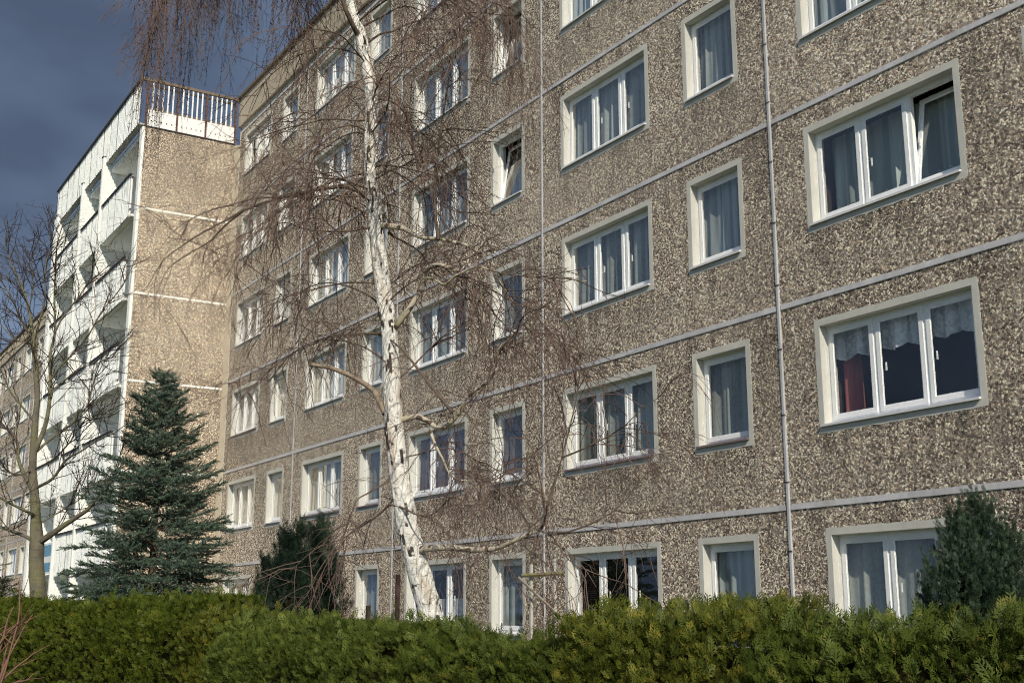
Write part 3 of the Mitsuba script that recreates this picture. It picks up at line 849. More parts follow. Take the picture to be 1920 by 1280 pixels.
BIRCH_LIMBS = [[[[0.925,-6.974,7.678],[1.012,-7.118,7.77],[1.092,-7.273,7.971],[1.107,-7.531,8.64],[1.054,-7.899,9.244],[0.937,-8.371,9.461],[0.857,-8.781,9.042],[0.883,-9.024,8.332],[0.968,-9.17,7.71]],0.0347,0.0053,0],[[[0.85,-7.094,8.329],[0.603,-7.3,9.11],[0.25,-7.676,9.307],[-0.131,-8.098,9.167],[-0.476,-8.462,8.822],[-0.723,-8.669,8.41],[-0.89,-8.747,7.997]],0.024,0.004,0],[[[0.812,-7.154,8.915],[1.184,-6.86,9.275],[1.576,-6.535,9.236],[1.963,-6.216,8.621],[2.281,-6.009,7.968],[2.504,-5.954,7.341]],0.024,0.004,0],[[[0.994,-6.863,5.843],[0.885,-6.952,5.955],[0.758,-7.069,6.007],[0.566,-7.291,5.982],[0.353,-7.547,5.92],[0.181,-7.736,5.864],[0.035,-7.883,5.801],[-0.115,-8.038,5.696],[-0.278,-8.213,5.585],[-0.44,-8.387,5.443],[-0.587,-8.537,5.289],[-0.714,-8.654,5.003]],0.032,0.0053,0],[[[0.526,-7.612,5.855],[0.446,-7.891,5.815],[0.379,-8.15,5.71],[0.314,-8.405,5.595],[0.255,-8.651,5.397],[0.23,-8.841,5.089]],0.0133,0.004,0],[[[0.301,-7.973,5.707],[0.022,-8.079,5.59],[-0.24,-8.16,5.469],[-0.522,-8.272,5.405],[-0.82,-8.409,5.276],[-1.069,-8.467,4.99]],0.0133,0.004,0],[[[1.081,-6.724,5.537],[1.041,-6.906,5.493],[1.019,-7.058,5.443],[0.99,-7.223,5.417],[0.935,-7.43,5.408],[0.918,-7.574,5.416],[0.922,-7.686,5.441],[0.913,-7.819,5.414],[0.904,-7.95,5.281]],0.016,0.004,0],[[[1.063,-6.752,5.537],[1.174,-6.707,5.514],[1.316,-6.611,5.467],[1.45,-6.529,5.369],[1.573,-6.464,5.313],[1.71,-6.377,5.279],[1.903,-6.2,5.2],[2.023,-6.139,5.106],[2.135,-6.093,4.974],[2.262,-6.021,4.773],[2.405,-5.925,4.511]],0.04,0.0053,1],[[[1.743,-6.419,5.263],[1.743,-6.46,5.533],[1.76,-6.475,5.914],[1.794,-6.462,6.206],[1.832,-6.443,6.464],[1.876,-6.416,6.831],[1.925,-6.378,7.136],[1.981,-6.331,7.467],[2.052,-6.259,7.758],[2.099,-6.226,8.175]],0.0213,0.0053,0],[[[1.111,-6.675,5.466],[1.063,-6.449,5.406],[0.996,-6.255,5.367],[0.901,-6.106,5.296],[0.853,-5.88,5.101],[0.838,-5.601,4.963]],0.016,0.004,0],[[[1.153,-6.608,4.422],[1.23,-6.593,4.481],[1.346,-6.515,4.636],[1.447,-6.461,4.801],[1.514,-6.462,4.909],[1.587,-6.453,4.994],[1.683,-6.407,5.016],[1.799,-6.329,4.971],[1.925,-6.234,4.877],[2.043,-6.154,4.734],[2.126,-6.128,4.545],[2.184,-6.143,4.32],[2.256,-6.136,4.1],[2.325,-6.134,3.867],[2.355,-6.193,3.701]],0.04,0.0053,1],[[[1.666,-6.541,4.86],[1.786,-6.496,4.827],[1.914,-6.438,4.75],[2.029,-6.401,4.799],[2.146,-6.36,4.831],[2.288,-6.28,4.863],[2.478,-6.122,4.775],[2.679,-5.947,4.721],[2.879,-5.774,4.688],[3.103,-5.562,4.625]],0.0187,0.004,1],[[[1.963,-6.255,4.865],[2.139,-6.161,4.754],[2.363,-5.991,4.565],[2.557,-5.869,4.432],[2.722,-5.795,4.249],[2.871,-5.745,3.968]],0.0133,0.004,0],[[[1.117,-6.665,3.552],[1.069,-6.68,3.634],[1.006,-6.718,3.755],[0.94,-6.761,3.839],[0.806,-6.912,3.963],[0.66,-7.083,4.059],[0.514,-7.254,4.1]],0.0453,0.0267,2],[[[1.184,-6.558,3.47],[1.344,-6.437,3.507],[1.473,-6.365,3.453],[1.582,-6.326,3.383],[1.708,-6.258,3.393],[1.826,-6.205,3.503],[1.918,-6.192,3.613],[2.029,-6.149,3.695],[2.148,-6.094,3.755],[2.239,-6.082,3.809],[2.314,-6.098,3.868],[2.396,-6.101,4.015],[2.524,-6.03,4.155],[2.692,-5.896,4.347],[2.859,-5.763,4.485]],0.0347,0.0053,1],[[[1.227,-6.678,4.298],[1.399,-6.592,4.132],[1.575,-6.499,3.904],[1.748,-6.41,3.681],[1.917,-6.328,3.479]],0.008,0.016,0],[[[1.713,-6.467,3.328],[1.764,-6.439,3.193],[1.831,-6.386,3.033],[1.909,-6.315,2.855],[2.017,-6.195,2.817],[2.158,-6.023,2.818],[2.282,-5.879,2.917],[2.414,-5.722,3.066]],0.0187,0.004,1],[[[1.412,-6.381,2.189],[1.538,-6.319,2.201],[1.693,-6.21,2.202],[1.844,-6.106,2.178],[1.983,-6.022,2.174],[2.105,-5.965,2.18],[2.215,-5.926,2.206],[2.317,-5.901,2.236],[2.451,-5.826,2.291],[2.573,-5.769,2.335],[2.66,-5.767,2.393],[2.727,-5.799,2.485],[2.778,-5.855,2.649],[2.825,-5.92,2.811],[2.856,-6.008,2.997],[2.866,-6.13,3.181]],0.04,0.008,1],[[[2.888,-5.906,2.445],[2.953,-5.873,2.657],[3.013,-5.848,2.821],[3.065,-5.835,2.961],[3.128,-5.805,3.174],[3.182,-5.789,3.338],[3.235,-5.775,3.551],[3.286,-5.765,3.839],[3.338,-5.751,4.078]],0.016,0.0032,0],[[[3.055,-5.828,2.953],[3.216,-5.758,2.998],[3.386,-5.675,3.065],[3.58,-5.552,3.17],[3.749,-5.472,3.31],[3.915,-5.394,3.411]],0.0107,0.0027,0],[[[2.984,-5.942,2.286],[3.108,-5.837,2.283],[3.212,-5.766,2.312],[3.315,-5.694,2.355],[3.418,-5.624,2.407],[3.521,-5.554,2.486],[3.644,-5.451,2.653],[3.74,-5.392,2.801],[3.806,-5.38,2.981]],0.0133,0.0027,0],[[[2.857,-5.956,2.312],[2.983,-5.896,2.25],[3.094,-5.859,2.106],[3.218,-5.803,1.987],[3.34,-5.748,1.947]],0.0107,0.0027,0],[[[1.988,-6.025,2.174],[2.001,-6.081,2.322],[2.065,-6.054,2.395],[2.158,-5.98,2.367],[2.272,-5.873,2.289],[2.385,-5.767,2.163]],0.008,0.0027,0],[[[2.878,-5.921,2.637],[2.626,-5.948,2.755],[2.364,-5.99,2.902],[2.099,-6.037,3.079]],0.0107,0.0027,0],[[[1.151,-6.611,2.64],[1.3,-6.561,2.604],[1.432,-6.539,2.559],[1.56,-6.523,2.515],[1.706,-6.478,2.497],[1.834,-6.461,2.519],[1.959,-6.449,2.571],[2.092,-6.426,2.646],[2.239,-6.38,2.79]],0.0133,0.004,0],[[[1.17,-6.58,2.931],[1.198,-6.698,2.837],[1.199,-6.858,2.739],[1.212,-6.999,2.647],[1.253,-7.095,2.425],[1.3,-7.182,2.272],[1.302,-7.34,2.069],[1.307,-7.494,1.82]],0.0133,0.0032,0],[[[1.184,-6.558,2.719],[1.001,-6.624,2.57],[0.795,-6.729,2.447],[0.572,-6.859,2.321],[0.318,-7.039,2.22],[0.079,-7.195,2.009]],0.0133,0.0032,0],[[[1.113,-6.672,4.58],[0.874,-6.715,4.799],[0.588,-6.833,4.964],[0.268,-7.005,5.073],[-0.052,-7.179,5.002],[-0.341,-7.302,4.746]],0.0133,0.0035,0],[[[1.149,-6.614,4.02],[0.864,-6.694,4.23],[0.53,-6.85,4.39],[0.163,-7.06,4.435],[-0.175,-7.224,4.302],[-0.482,-7.339,4.044]],0.0133,0.0035,0],[[[0.968,-6.904,7.627],[0.956,-6.735,7.786],[0.933,-6.582,7.863],[0.905,-6.439,7.986],[0.885,-6.283,8.085],[0.849,-6.15,8.19],[0.872,-5.924,8.404],[0.908,-5.678,8.519],[0.987,-5.364,8.438]],0.016,0.004,0],[[[0.935,-6.957,7.817],[1.11,-6.913,7.815],[1.299,-6.846,7.83],[1.471,-6.806,7.837],[1.635,-6.781,7.782],[1.8,-6.752,7.696],[1.962,-6.729,7.557],[2.155,-6.656,7.244],[2.338,-6.599,6.835]],0.0133,0.0035,0],[[[0.994,-6.863,7.14],[1.173,-6.791,7.093],[1.323,-6.767,6.973],[1.466,-6.754,6.788],[1.597,-6.761,6.631],[1.697,-6.815,6.499],[1.825,-6.826,6.231],[2.0,-6.761,5.903]],0.016,0.0035,0],[[[1.008,-6.84,6.979],[1.015,-6.64,6.987],[0.993,-6.486,6.932],[0.958,-6.354,6.788],[0.91,-6.243,6.749],[0.905,-6.06,6.746],[0.941,-5.815,6.667],[0.95,-5.612,6.484]],0.0133,0.0035,0],[[[1.011,-6.835,6.721],[1.199,-6.754,6.647],[1.359,-6.719,6.549],[1.515,-6.69,6.417],[1.699,-6.615,6.246],[1.893,-6.524,5.987],[2.068,-6.464,5.66]],0.0133,0.0035,0],[[[0.977,-6.89,7.035],[0.786,-6.944,7.164],[0.61,-6.974,7.226],[0.422,-7.023,7.185],[0.176,-7.166,7.021],[-0.074,-7.315,6.918],[-0.359,-7.519,6.845]],0.0133,0.0035,0],[[[0.998,-6.856,6.575],[1.039,-7.092,6.598],[1.042,-7.39,6.442],[1.052,-7.677,6.142],[1.067,-7.955,5.851],[1.117,-8.176,5.458]],0.0133,0.0035,0],[[[1.02,-6.821,6.093],[0.946,-6.6,6.222],[0.907,-6.322,6.167],[0.904,-5.987,5.986],[0.903,-5.648,5.925],[0.906,-5.304,6.05]],0.0133,0.0035,0],[[[0.956,-6.924,7.439],[0.736,-7.049,7.593],[0.468,-7.252,7.684],[0.2,-7.455,7.615],[-0.067,-7.656,7.415],[-0.269,-7.753,7.082]],0.0133,0.0035,0],[[[1.151,-6.611,3.853],[1.089,-6.371,4.056],[1.074,-6.054,4.381],[1.036,-5.776,4.598],[1.002,-5.491,4.701],[1.003,-5.15,4.625]],0.0133,0.0035,0],[[[1.188,-6.552,3.092],[1.138,-6.255,3.172],[1.106,-5.928,3.254],[1.08,-5.592,3.168],[1.058,-5.249,2.966]],0.0107,0.0035,0]]
BARE_TRUNK = [[-14.28,-6.78,0.916],[-14.337,-6.871,1.895],[-14.392,-6.96,2.589],[-14.405,-6.98,2.978],[-14.443,-7.041,3.555],[-14.485,-7.109,4.082],[-14.524,-7.171,4.537],[-14.538,-7.194,5.209],[-14.541,-7.198,5.65],[-14.542,-7.199,6.049],[-14.588,-7.274,6.659],[-14.66,-7.389,7.427],[-14.728,-7.498,7.968],[-14.839,-7.675,8.503],[-14.987,-7.913,9.042],[-15.073,-8.05,9.526]]
BARE_R = [0.1999,0.1666,0.1499,0.1499,0.1055,0.0944,0.0833,0.0722,0.0666,0.0611,0.0555,0.0389,0.0278,0.0222,0.0139,0.0083]
BARE_LIMBS = [[[[-14.4,-6.973,3.01],[-14.165,-6.831,3.133],[-13.87,-6.596,3.351],[-13.598,-6.396,3.525],[-13.355,-6.243,3.676],[-13.134,-6.124,3.923],[-12.91,-6.002,4.103],[-12.702,-5.905,4.369],[-12.544,-5.887,4.729]],0.0833,0.0111,0],[[[-14.412,-6.991,3.01],[-14.735,-7.131,3.153],[-15.087,-7.318,3.265],[-15.467,-7.548,3.379],[-15.869,-7.814,3.539]],0.0555,0.0167,0],[[[-14.449,-7.051,3.555],[-14.287,-7.169,3.604],[-14.225,-7.448,3.717],[-14.21,-7.801,3.893],[-14.181,-8.131,4.162]],0.0444,0.0167,0],[[[-14.49,-7.117,4.06],[-14.791,-7.284,4.456],[-15.05,-7.384,4.814],[-15.249,-7.388,5.144],[-15.532,-7.526,5.446],[-15.826,-7.682,5.564],[-16.171,-7.92,5.814]],0.0555,0.0167,0],[[[-14.476,-7.094,4.138],[-14.045,-6.857,4.31],[-13.655,-6.685,4.677],[-13.262,-6.508,4.81],[-12.834,-6.276,5.004],[-12.406,-6.045,5.131]],0.0389,0.0111,0],[[[-14.522,-7.167,4.861],[-14.52,-6.894,5.162],[-14.484,-6.568,5.445],[-14.507,-6.334,5.744],[-14.557,-6.145,6.035],[-14.646,-6.017,6.709],[-14.712,-5.853,7.169],[-14.689,-5.547,7.491]],0.0333,0.0083,0],[[[-14.513,-7.153,4.917],[-14.488,-7.009,5.432],[-14.52,-6.955,5.897],[-14.59,-6.962,6.426],[-14.675,-6.993,7.02],[-14.701,-6.93,7.528],[-14.798,-6.98,8.246],[-14.873,-6.996,8.915],[-14.941,-6.999,9.544],[-14.953,-6.913,10.058]],0.0555,0.0111,0],[[[-14.414,-6.995,6.394],[-14.226,-6.882,6.661],[-13.957,-6.64,6.986],[-13.718,-6.446,7.31],[-13.487,-6.264,7.808],[-13.248,-6.071,8.131],[-13.012,-5.882,8.511]],0.0278,0.0083,0],[[[-14.407,-6.984,6.107],[-14.638,-6.692,6.461],[-14.821,-6.325,6.825],[-14.972,-5.906,7.018],[-15.119,-5.481,7.275]],0.0222,0.0067,0],[[[-14.408,-6.985,7.462],[-14.533,-6.807,7.9],[-14.605,-6.545,8.312],[-14.705,-6.327,8.731],[-14.766,-6.047,9.034]],0.0222,0.0067,0],[[[-14.554,-7.218,5.537],[-14.526,-7.504,5.848],[-14.47,-7.746,6.099],[-14.39,-7.947,6.461],[-14.312,-8.153,6.877]],0.0278,0.0083,0],[[[-14.66,-7.389,7.427],[-15.019,-7.491,7.628],[-15.435,-7.686,8.217],[-15.866,-7.904,8.773],[-16.282,-8.099,9.216]],0.0278,0.0083,0],[[[-14.641,-7.357,7.263],[-14.505,-7.291,7.712],[-14.387,-7.253,8.281],[-14.329,-7.311,8.851],[-14.205,-7.264,9.304],[-14.172,-7.362,9.758]],0.0278,0.0083,0],[[[-14.66,-7.389,7.427],[-14.851,-7.568,7.278],[-15.082,-7.813,7.47],[-15.327,-8.08,7.9]],0.0222,0.0067,0],[[[-14.728,-7.498,7.968],[-14.915,-7.42,8.498],[-15.17,-7.45,9.162],[-15.357,-7.371,9.717]],0.0167,0.0067,0],[[[-14.429,-7.018,3.369],[-14.824,-6.519,3.692],[-15.22,-6.019,4.03],[-15.669,-5.605,4.442]],0.0222,0.0067,0],[[[-14.512,-7.152,4.526],[-13.91,-6.896,4.701],[-13.358,-6.72,4.98],[-12.815,-6.558,5.358],[-12.183,-6.253,5.512]],0.0222,0.0067,0],[[[-14.512,-7.152,4.526],[-14.203,-7.538,4.362],[-13.886,-7.911,4.523],[-13.534,-8.229,4.676]],0.0222,0.0067,0]]
SHOOTS = [[[7.485,-11.194,1.254],[7.483,-11.16,1.357],[7.472,-11.139,1.461],[7.459,-11.122,1.55],[7.437,-11.121,1.623],[7.411,-11.123,1.687]],[[7.489,-11.188,1.271],[7.478,-11.158,1.391],[7.469,-11.125,1.47],[7.457,-11.097,1.532],[7.442,-11.074,1.565]],[[7.478,-11.206,1.306],[7.473,-11.166,1.342],[7.473,-11.119,1.39],[7.465,-11.085,1.416],[7.453,-11.057,1.44]],[[7.482,-11.199,1.314],[7.479,-11.141,1.333],[7.467,-11.097,1.344],[7.444,-11.072,1.346]],[[7.473,-11.213,1.392],[7.463,-11.183,1.453],[7.448,-11.159,1.497],[7.44,-11.125,1.528],[7.427,-11.099,1.532]],[[7.472,-11.215,1.323],[7.462,-11.184,1.409],[7.444,-11.165,1.479],[7.422,-11.154,1.532],[7.399,-11.143,1.568]],[[7.468,-11.222,1.41],[7.448,-11.191,1.479],[7.42,-11.173,1.514],[7.395,-11.149,1.528]],[[7.493,-11.181,1.288],[7.475,-11.164,1.37],[7.451,-11.154,1.434],[7.433,-11.135,1.496],[7.416,-11.115,1.521]]]



def grow(rng, p, d, length, n, gravity, wig, curl=0.0):
    """A shoot: n segments from p along d, bending under gravity (negative: rising)."""
    p, d = np.array(p, float), np.array(d, float)
    d /= np.linalg.norm(d) + 1e-9
    out, st = [p.copy()], length / n
    for i in range(n):
        d = d + np.array([0, 0, -gravity]) * st + rng.normal(0, wig, 3)
        d /= np.linalg.norm(d) + 1e-9
        p = p + d * st
        out.append(p.copy())
    return np.array(out)


def fast_tubes(paths, r0, r1):
    """Many thin three-sided tubes at once; all paths have the same number of points."""
    p = np.array(paths)
    N, n, _ = p.shape
    t = np.gradient(p, axis=1)
    t /= np.linalg.norm(t, axis=2, keepdims=True) + 1e-12
    a = np.cross(t, np.where(np.abs(t[..., 2:]) < 0.85, [0, 0, 1.0], [1.0, 0, 0]))
    a /= np.linalg.norm(a, axis=2, keepdims=True) + 1e-12
    b = np.cross(t, a)
    r0, r1 = np.broadcast_to(r0, (N,)), np.broadcast_to(r1, (N,))
    r = r0[:, None] + (r1 - r0)[:, None] * np.linspace(0, 1, n)[None]
    th = np.arange(3) * 2 * np.pi / 3
    v = p[:, :, None] + r[:, :, None, None] * (np.cos(th)[None, None, :, None] * a[:, :, None] + np.sin(th)[None, None, :, None] * b[:, :, None])
    base = (np.arange(N) * n * 3)[:, None, None]
    i, j = np.meshgrid(np.arange(n - 1), np.arange(3), indexing='ij')
    i, j = i.ravel()[None], j.ravel()[None]
    q = np.stack([i * 3 + j, i * 3 + (j + 1) % 3, (i + 1) * 3 + (j + 1) % 3, (i + 1) * 3 + j], -1) + base
    return v.reshape(-1, 3), q.reshape(-1, 4)


def along(path, u):
    p = np.asarray(path)
    s = np.concatenate([[0], np.cumsum(np.linalg.norm(np.diff(p, axis=0), axis=1))])
    k = min(np.searchsorted(s, u * s[-1], side='right') - 1, len(p) - 2)
    t = (u * s[-1] - s[k]) / max(s[k + 1] - s[k], 1e-9)
    return p[k] + (p[k + 1] - p[k]) * t, (p[k + 1] - p[k]) / (np.linalg.norm(p[k + 1] - p[k]) + 1e-9), s[-1]


# ------------------------------------------------------------------ weeping birch
BT = thing('birch_tree', 'bare weeping birch with leaning white trunk and drooping red-brown twigs', 'tree')
rng = np.random.default_rng(5)
tp = smooth_path(BIRCH_TRUNK, 6)
tr = np.interp(np.arange(len(tp)) / 6, np.arange(len(BIRCH_R)), BIRCH_R)
m = MB()
m.tube(tp, tr, 22)
v, f = m.mesh()
v = v + (meshkit.fbm(v * np.array([9, 9, 5]), 3)[:, None] - 0.5) * 0.020 * np.sign(v - np.repeat(tp, 22, 0)[:len(v)])
put(f'{BT}__trunk', (v, f), 'birch_bark', True)
mats = ['limb_bark', 'pale_bark', 'cut_bark']
paths = []
for li, (pts, r0, r1, col) in enumerate(BIRCH_LIMBS):
    q = smooth_path(pts, 4)
    if col == 2:
        r0, r1 = r0 * 0.78, r1 * 0.8
    rr = r0 + (r1 - r0) * np.linspace(0, 1, len(q)) ** 0.6
    m = MB()
    m.tube(q, rr, 9 if r0 > 0.02 else 6)
    v, f = m.mesh()
    v = v + (meshkit.noise(v * 30) - 0.5)[:, None] * r0 * 0.25
    lb = put(f'{BT}__limb', (v, f), mats[col], True, label='sawn-off limb stub' if col == 2 else None)
    if col == 1:                                        # pale inner half, dark outer half
        n = len(q)
        h = int(n * 0.62)
        m = MB()
        m.tube(q[h:], rr[h:] * 1.06, 7)
        put(f'{lb}__outer_branch', m, 'limb_bark', True)
    if col == 2:
        m = MB()
        e = q[-1] + (q[-1] - q[-2]) * 0.02
        m.tube([q[-1], e], [rr[-1] * 0.96, rr[-1] * 0.9], 9)
        put(f'{lb}__cut_face', m, 'cut_wood')
    else:
        paths.append((q, r0 if li not in (3, 4, 5) else -r0))
# boughs that the photograph shows only as a haze: more shoots from the trunk, all round
for i in range(42):
    u = rng.uniform(0.36, 0.93)
    p, t, _ = along(tp, u)
    an = rng.uniform(0, 6.28)
    d = np.array([math.cos(an), math.sin(an), rng.uniform(0.1, 0.9)])
    q = grow(rng, p, d, rng.uniform(1.0, 2.3) * (1.15 if u > .6 else 0.8), 9, 0.55, 0.10)
    paths.append((q, 0.010))
    m = MB()
    m.tube(q, np.linspace(0.011, 0.003, len(q)), 5)
    put(f'{BT}__bough', m, 'limb_bark', True)
sec, ter, thin, spur = [], [], [], []
for q, r0 in paths:
    L = along(q, 0.5)[2]
    for i in range(int(L * (6.5 if r0 > 0 else 3.4))):
        u = rng.uniform(0.22, 1.0)
        p, t, _ = along(q, u)
        d = t * 0.7 + rng.normal(0, 0.75, 3)
        s = grow(rng, p, d, rng.uniform(0.35, 1.05), 7, rng.uniform(0.3, 1.5), 0.13)
        sec.append(s)
        for k in range(rng.integers(3, 7)):
            pp, tt, _ = along(s, rng.uniform(0.15, 1.0))
            dd = tt * 0.6 + rng.normal(0, 0.6, 3) + np.array([0, 0, -0.25])
            w = grow(rng, pp, dd, rng.uniform(0.18, 0.75), 6, rng.uniform(1.2, 3.6), 0.12)
            ter.append(w)
            for z in range(rng.integers(1, 4)):
                p3, t3, _ = along(w, rng.uniform(0.1, 0.95))
                thin.append(grow(rng, p3, t3 * 0.8 + rng.normal(0, 0.5, 3), rng.uniform(0.06, 0.26), 3, 1.5, 0.12))
# long curtains of twigs that hang into the picture from the crown above it
for i in range(230):
    q, r0 = paths[rng.choice([0, 0, 1, 1, 2])]
    u = rng.uniform(0.25, 1.0)
    p, t, _ = along(q, u)
    d = t * 0.5 + rng.normal(0, 0.5, 3) + np.array([0, 0, -0.3])
    L = rng.uniform(0.7, 2.2)
    w = grow(rng, p, d, L, 6, 3.0, 0.09)
    ter.append(w)
    for z in range(6):
        p3, t3, _ = along(w, rng.uniform(0.1, 0.98))
        thin.append(grow(rng, p3, t3 * 0.9 + rng.normal(0, 0.35, 3), rng.uniform(0.08, 0.35), 3, 2.0, 0.10))
    for z in range(int(L * 16)):
        p3, t3, _ = along(w, rng.uniform(0.05, 1.0))
        spur.append(grow(rng, p3, t3 * 0.5 + rng.normal(0, 0.6, 3), rng.uniform(0.015, 0.035), 2, 0, 0.0))
m = MB()
m.add(*fast_tubes(sec, 0.0056, 0.0030))
m.add(*fast_tubes(ter, 0.0034, 0.0019))
m.add(*fast_tubes(thin, 0.0024, 0.0015))
m.add(*fast_tubes(spur, 0.0044, 0.0030))
put(f'{BT}__twigs', m, 'birch_twig', kind='stuff', label='haze of thin drooping red-brown twigs')

# ------------------------------------------------------------------ bare tree at the left
NT = thing('bare_tree', 'leafless grey-green barked tree with many upright branches in front of the white balconies', 'tree')
rng = np.random.default_rng(8)
tp = smooth_path(BARE_TRUNK, 5)
tr = np.interp(np.arange(len(tp)) / 5, np.arange(len(BARE_R)), BARE_R)
m = MB()
m.tube(tp, tr, 14)
put(f'{NT}__trunk', m, 'grey_bark', True)
paths = [(tp[int(len(tp) * .45):], .03)]
for pts, r0, r1, col in BARE_LIMBS:
    q = smooth_path(pts, 4)
    m = MB()
    m.tube(q, r0 + (r1 - r0) * np.linspace(0, 1, len(q)) ** 0.7, 8)
    put(f'{NT}__limb', m, 'grey_bark', True)
    paths.append((q, r0))
sec, ter, thin = [], [], []
for q, r0 in paths:
    L = along(q, .5)[2]
    for i in range(int(L * 5.2) + 2):
        p, t, _ = along(q, rng.uniform(0.15, 1.0))
        d = t * 0.9 + rng.normal(0, 0.55, 3) + np.array([0, 0, 0.25])
        s = grow(rng, p, d, rng.uniform(0.4, 1.15), 7, -0.18, 0.11)
        sec.append(s)
        for k in range(rng.integers(3, 7)):
            pp, tt, _ = along(s, rng.uniform(0.15, 1.0))
            w = grow(rng, pp, tt * 0.9 + rng.normal(0, 0.55, 3) + np.array([0, 0, 0.15]), rng.uniform(0.2, 0.7), 5, -0.2, 0.13)
            ter.append(w)
            for z in range(rng.integers(0, 3)):
                p3, t3, _ = along(w, rng.uniform(0.2, 0.95))
                thin.append(grow(rng, p3, t3 * 0.8 + rng.normal(0, 0.5, 3), rng.uniform(0.08, 0.22), 3, -0.1, 0.1))
m = MB()
m.add(*fast_tubes(sec, 0.0125, 0.0060))
m.add(*fast_tubes(ter, 0.0065, 0.0038))
m.add(*fast_tubes(thin, 0.0045, 0.0030))
put(f'{NT}__twigs', m, 'grey_twig', kind='stuff')


# ------------------------------------------------------------------ conifers
def needle_brush(rng, starts, dirs, lengths, per, nl, nw):
    """Needles (one thin triangle each) all round many straight twigs."""
    S, D, L = np.array(starts), np.array(dirs), np.array(lengths)
    D = D / (np.linalg.norm(D, axis=1, keepdims=True) + 1e-9)
    N = len(S)
    u = (np.arange(per)[None] + rng.random((N, per))) / per
    base = S[:, None] + D[:, None] * (u * L[:, None])[..., None]
    r = rng.normal(0, 1, (N, per, 3))
    r -= (r * D[:, None]).sum(-1, keepdims=True) * D[:, None]
    r /= np.linalg.norm(r, axis=-1, keepdims=True) + 1e-9
    nd = r * 0.8 + D[:, None] * 0.65
    nd /= np.linalg.norm(nd, axis=-1, keepdims=True)
    sd = np.cross(nd, D[:, None])
    sd /= np.linalg.norm(sd, axis=-1, keepdims=True) + 1e-9
    l = nl * rng.uniform(0.7, 1.2, (N, per, 1))
    v = np.stack([base - sd * nw / 2, base + sd * nw / 2, base + nd * l], 2).reshape(-1, 3)
    return v, np.arange(len(v)).reshape(-1, 3)


def spruce(key, x, y, height, radius, seed, mat, needle=0.026, per=34, levels=34, nb=9):
    rng = np.random.default_rng(seed)
    m = MB()
    m.tube([(x, y, 0), (x, y, height * 0.5), (x, y, height * 0.97)], [height * 0.016, height * 0.009, 0.006], 10)
    put(f'{key}__trunk', m, 'spruce_bark', True)
    S, D, L = [], [], []
    wood = []
    for lv in range(levels):
        h = 0.25 + (height - 0.45) * ((lv + (rng.uniform(-.4, .4) if 0 < lv < levels - 1 else 0)) / (levels - 1)) ** 0.92
        R = radius * (1 - h / height) ** 0.78 + 0.05
        n = max(4, int(nb * (0.55 + 0.6 * (1 - h / height))))
        a0 = rng.uniform(0, 6.28)
        for k in range(n):
            an = a0 + k * 6.283 / n + rng.normal(0, 0.16)
            ln = R * rng.uniform(0.58, 1.18)
            rise = 0.75 * (h / height) ** 2 - 0.12 + rng.normal(0, 0.08)
            d = np.array([math.cos(an), math.sin(an), rise])
            q = grow(rng, (x, y, h), d, ln, 6, 0.22 - 0.30 * (h / height), 0.045)
            q[:, 2] += np.linspace(0, 1, 7) ** 3 * 0.07 * ln
            wood.append(q)
            nt = max(6, int(ln * 30))
            for i in range(nt):
                u = 0.16 + 0.84 * (i + rng.random()) / nt
                p, t, _ = along(q, min(u, 0.99))
                side = np.cross(t, [0, 0, 1.0]) * (1 if i % 2 else -1)
                dd = side * rng.uniform(0.55, 0.9) + t * 0.75 + np.array([0, 0, rng.normal(0.03, 0.24)])
                S.append(p)
                D.append(dd)
                L.append((0.10 + 0.34 * ln * (1 - u)) * rng.uniform(0.6, 1.15) + 0.05)
            S.append(q[-2])
            D.append(q[-1] - q[-2])
            L.append(0.16)
    for k in range(5):
        S.append((x, y, height - 0.32 + .03 * k))
        D.append(np.array([0, 0, 1.0]) + rng.normal(0, .25 if k else .02, 3))
        L.append(0.30 if k == 0 else 0.13)
    m = MB()
    m.add(*fast_tubes(wood, 0.011, 0.004))
    put(f'{key}__branches', m, 'spruce_bark', kind='stuff')
    put(f'{key}__needles', needle_brush(rng, S, D, L, per, needle, needle * 0.36), mat, kind='stuff')


SP = thing('spruce_tree', 'tall conical blue-grey spruce behind the hedge in front of the balcony wing', 'tree')
spruce(SP, -12.13, -5.22, 6.45, 2.4, 3, 'spruce_needle', needle=0.042, per=34, levels=44, nb=10)
SP = thing('spruce_tree', 'dark green conifer cut off by the left edge behind the bare tree', 'tree')
spruce(SP, -20.3, -7.35, 5.3, 1.25, 4, 'dark_needle', per=26, levels=28, nb=9)
SP = thing('spruce_shrub', 'low dark spreading conifer just above the hedge at the left edge', 'shrub')
spruce(SP, -16.9, -7.15, 2.45, 1.3, 6, 'dark_needle', per=30, levels=16, nb=10)


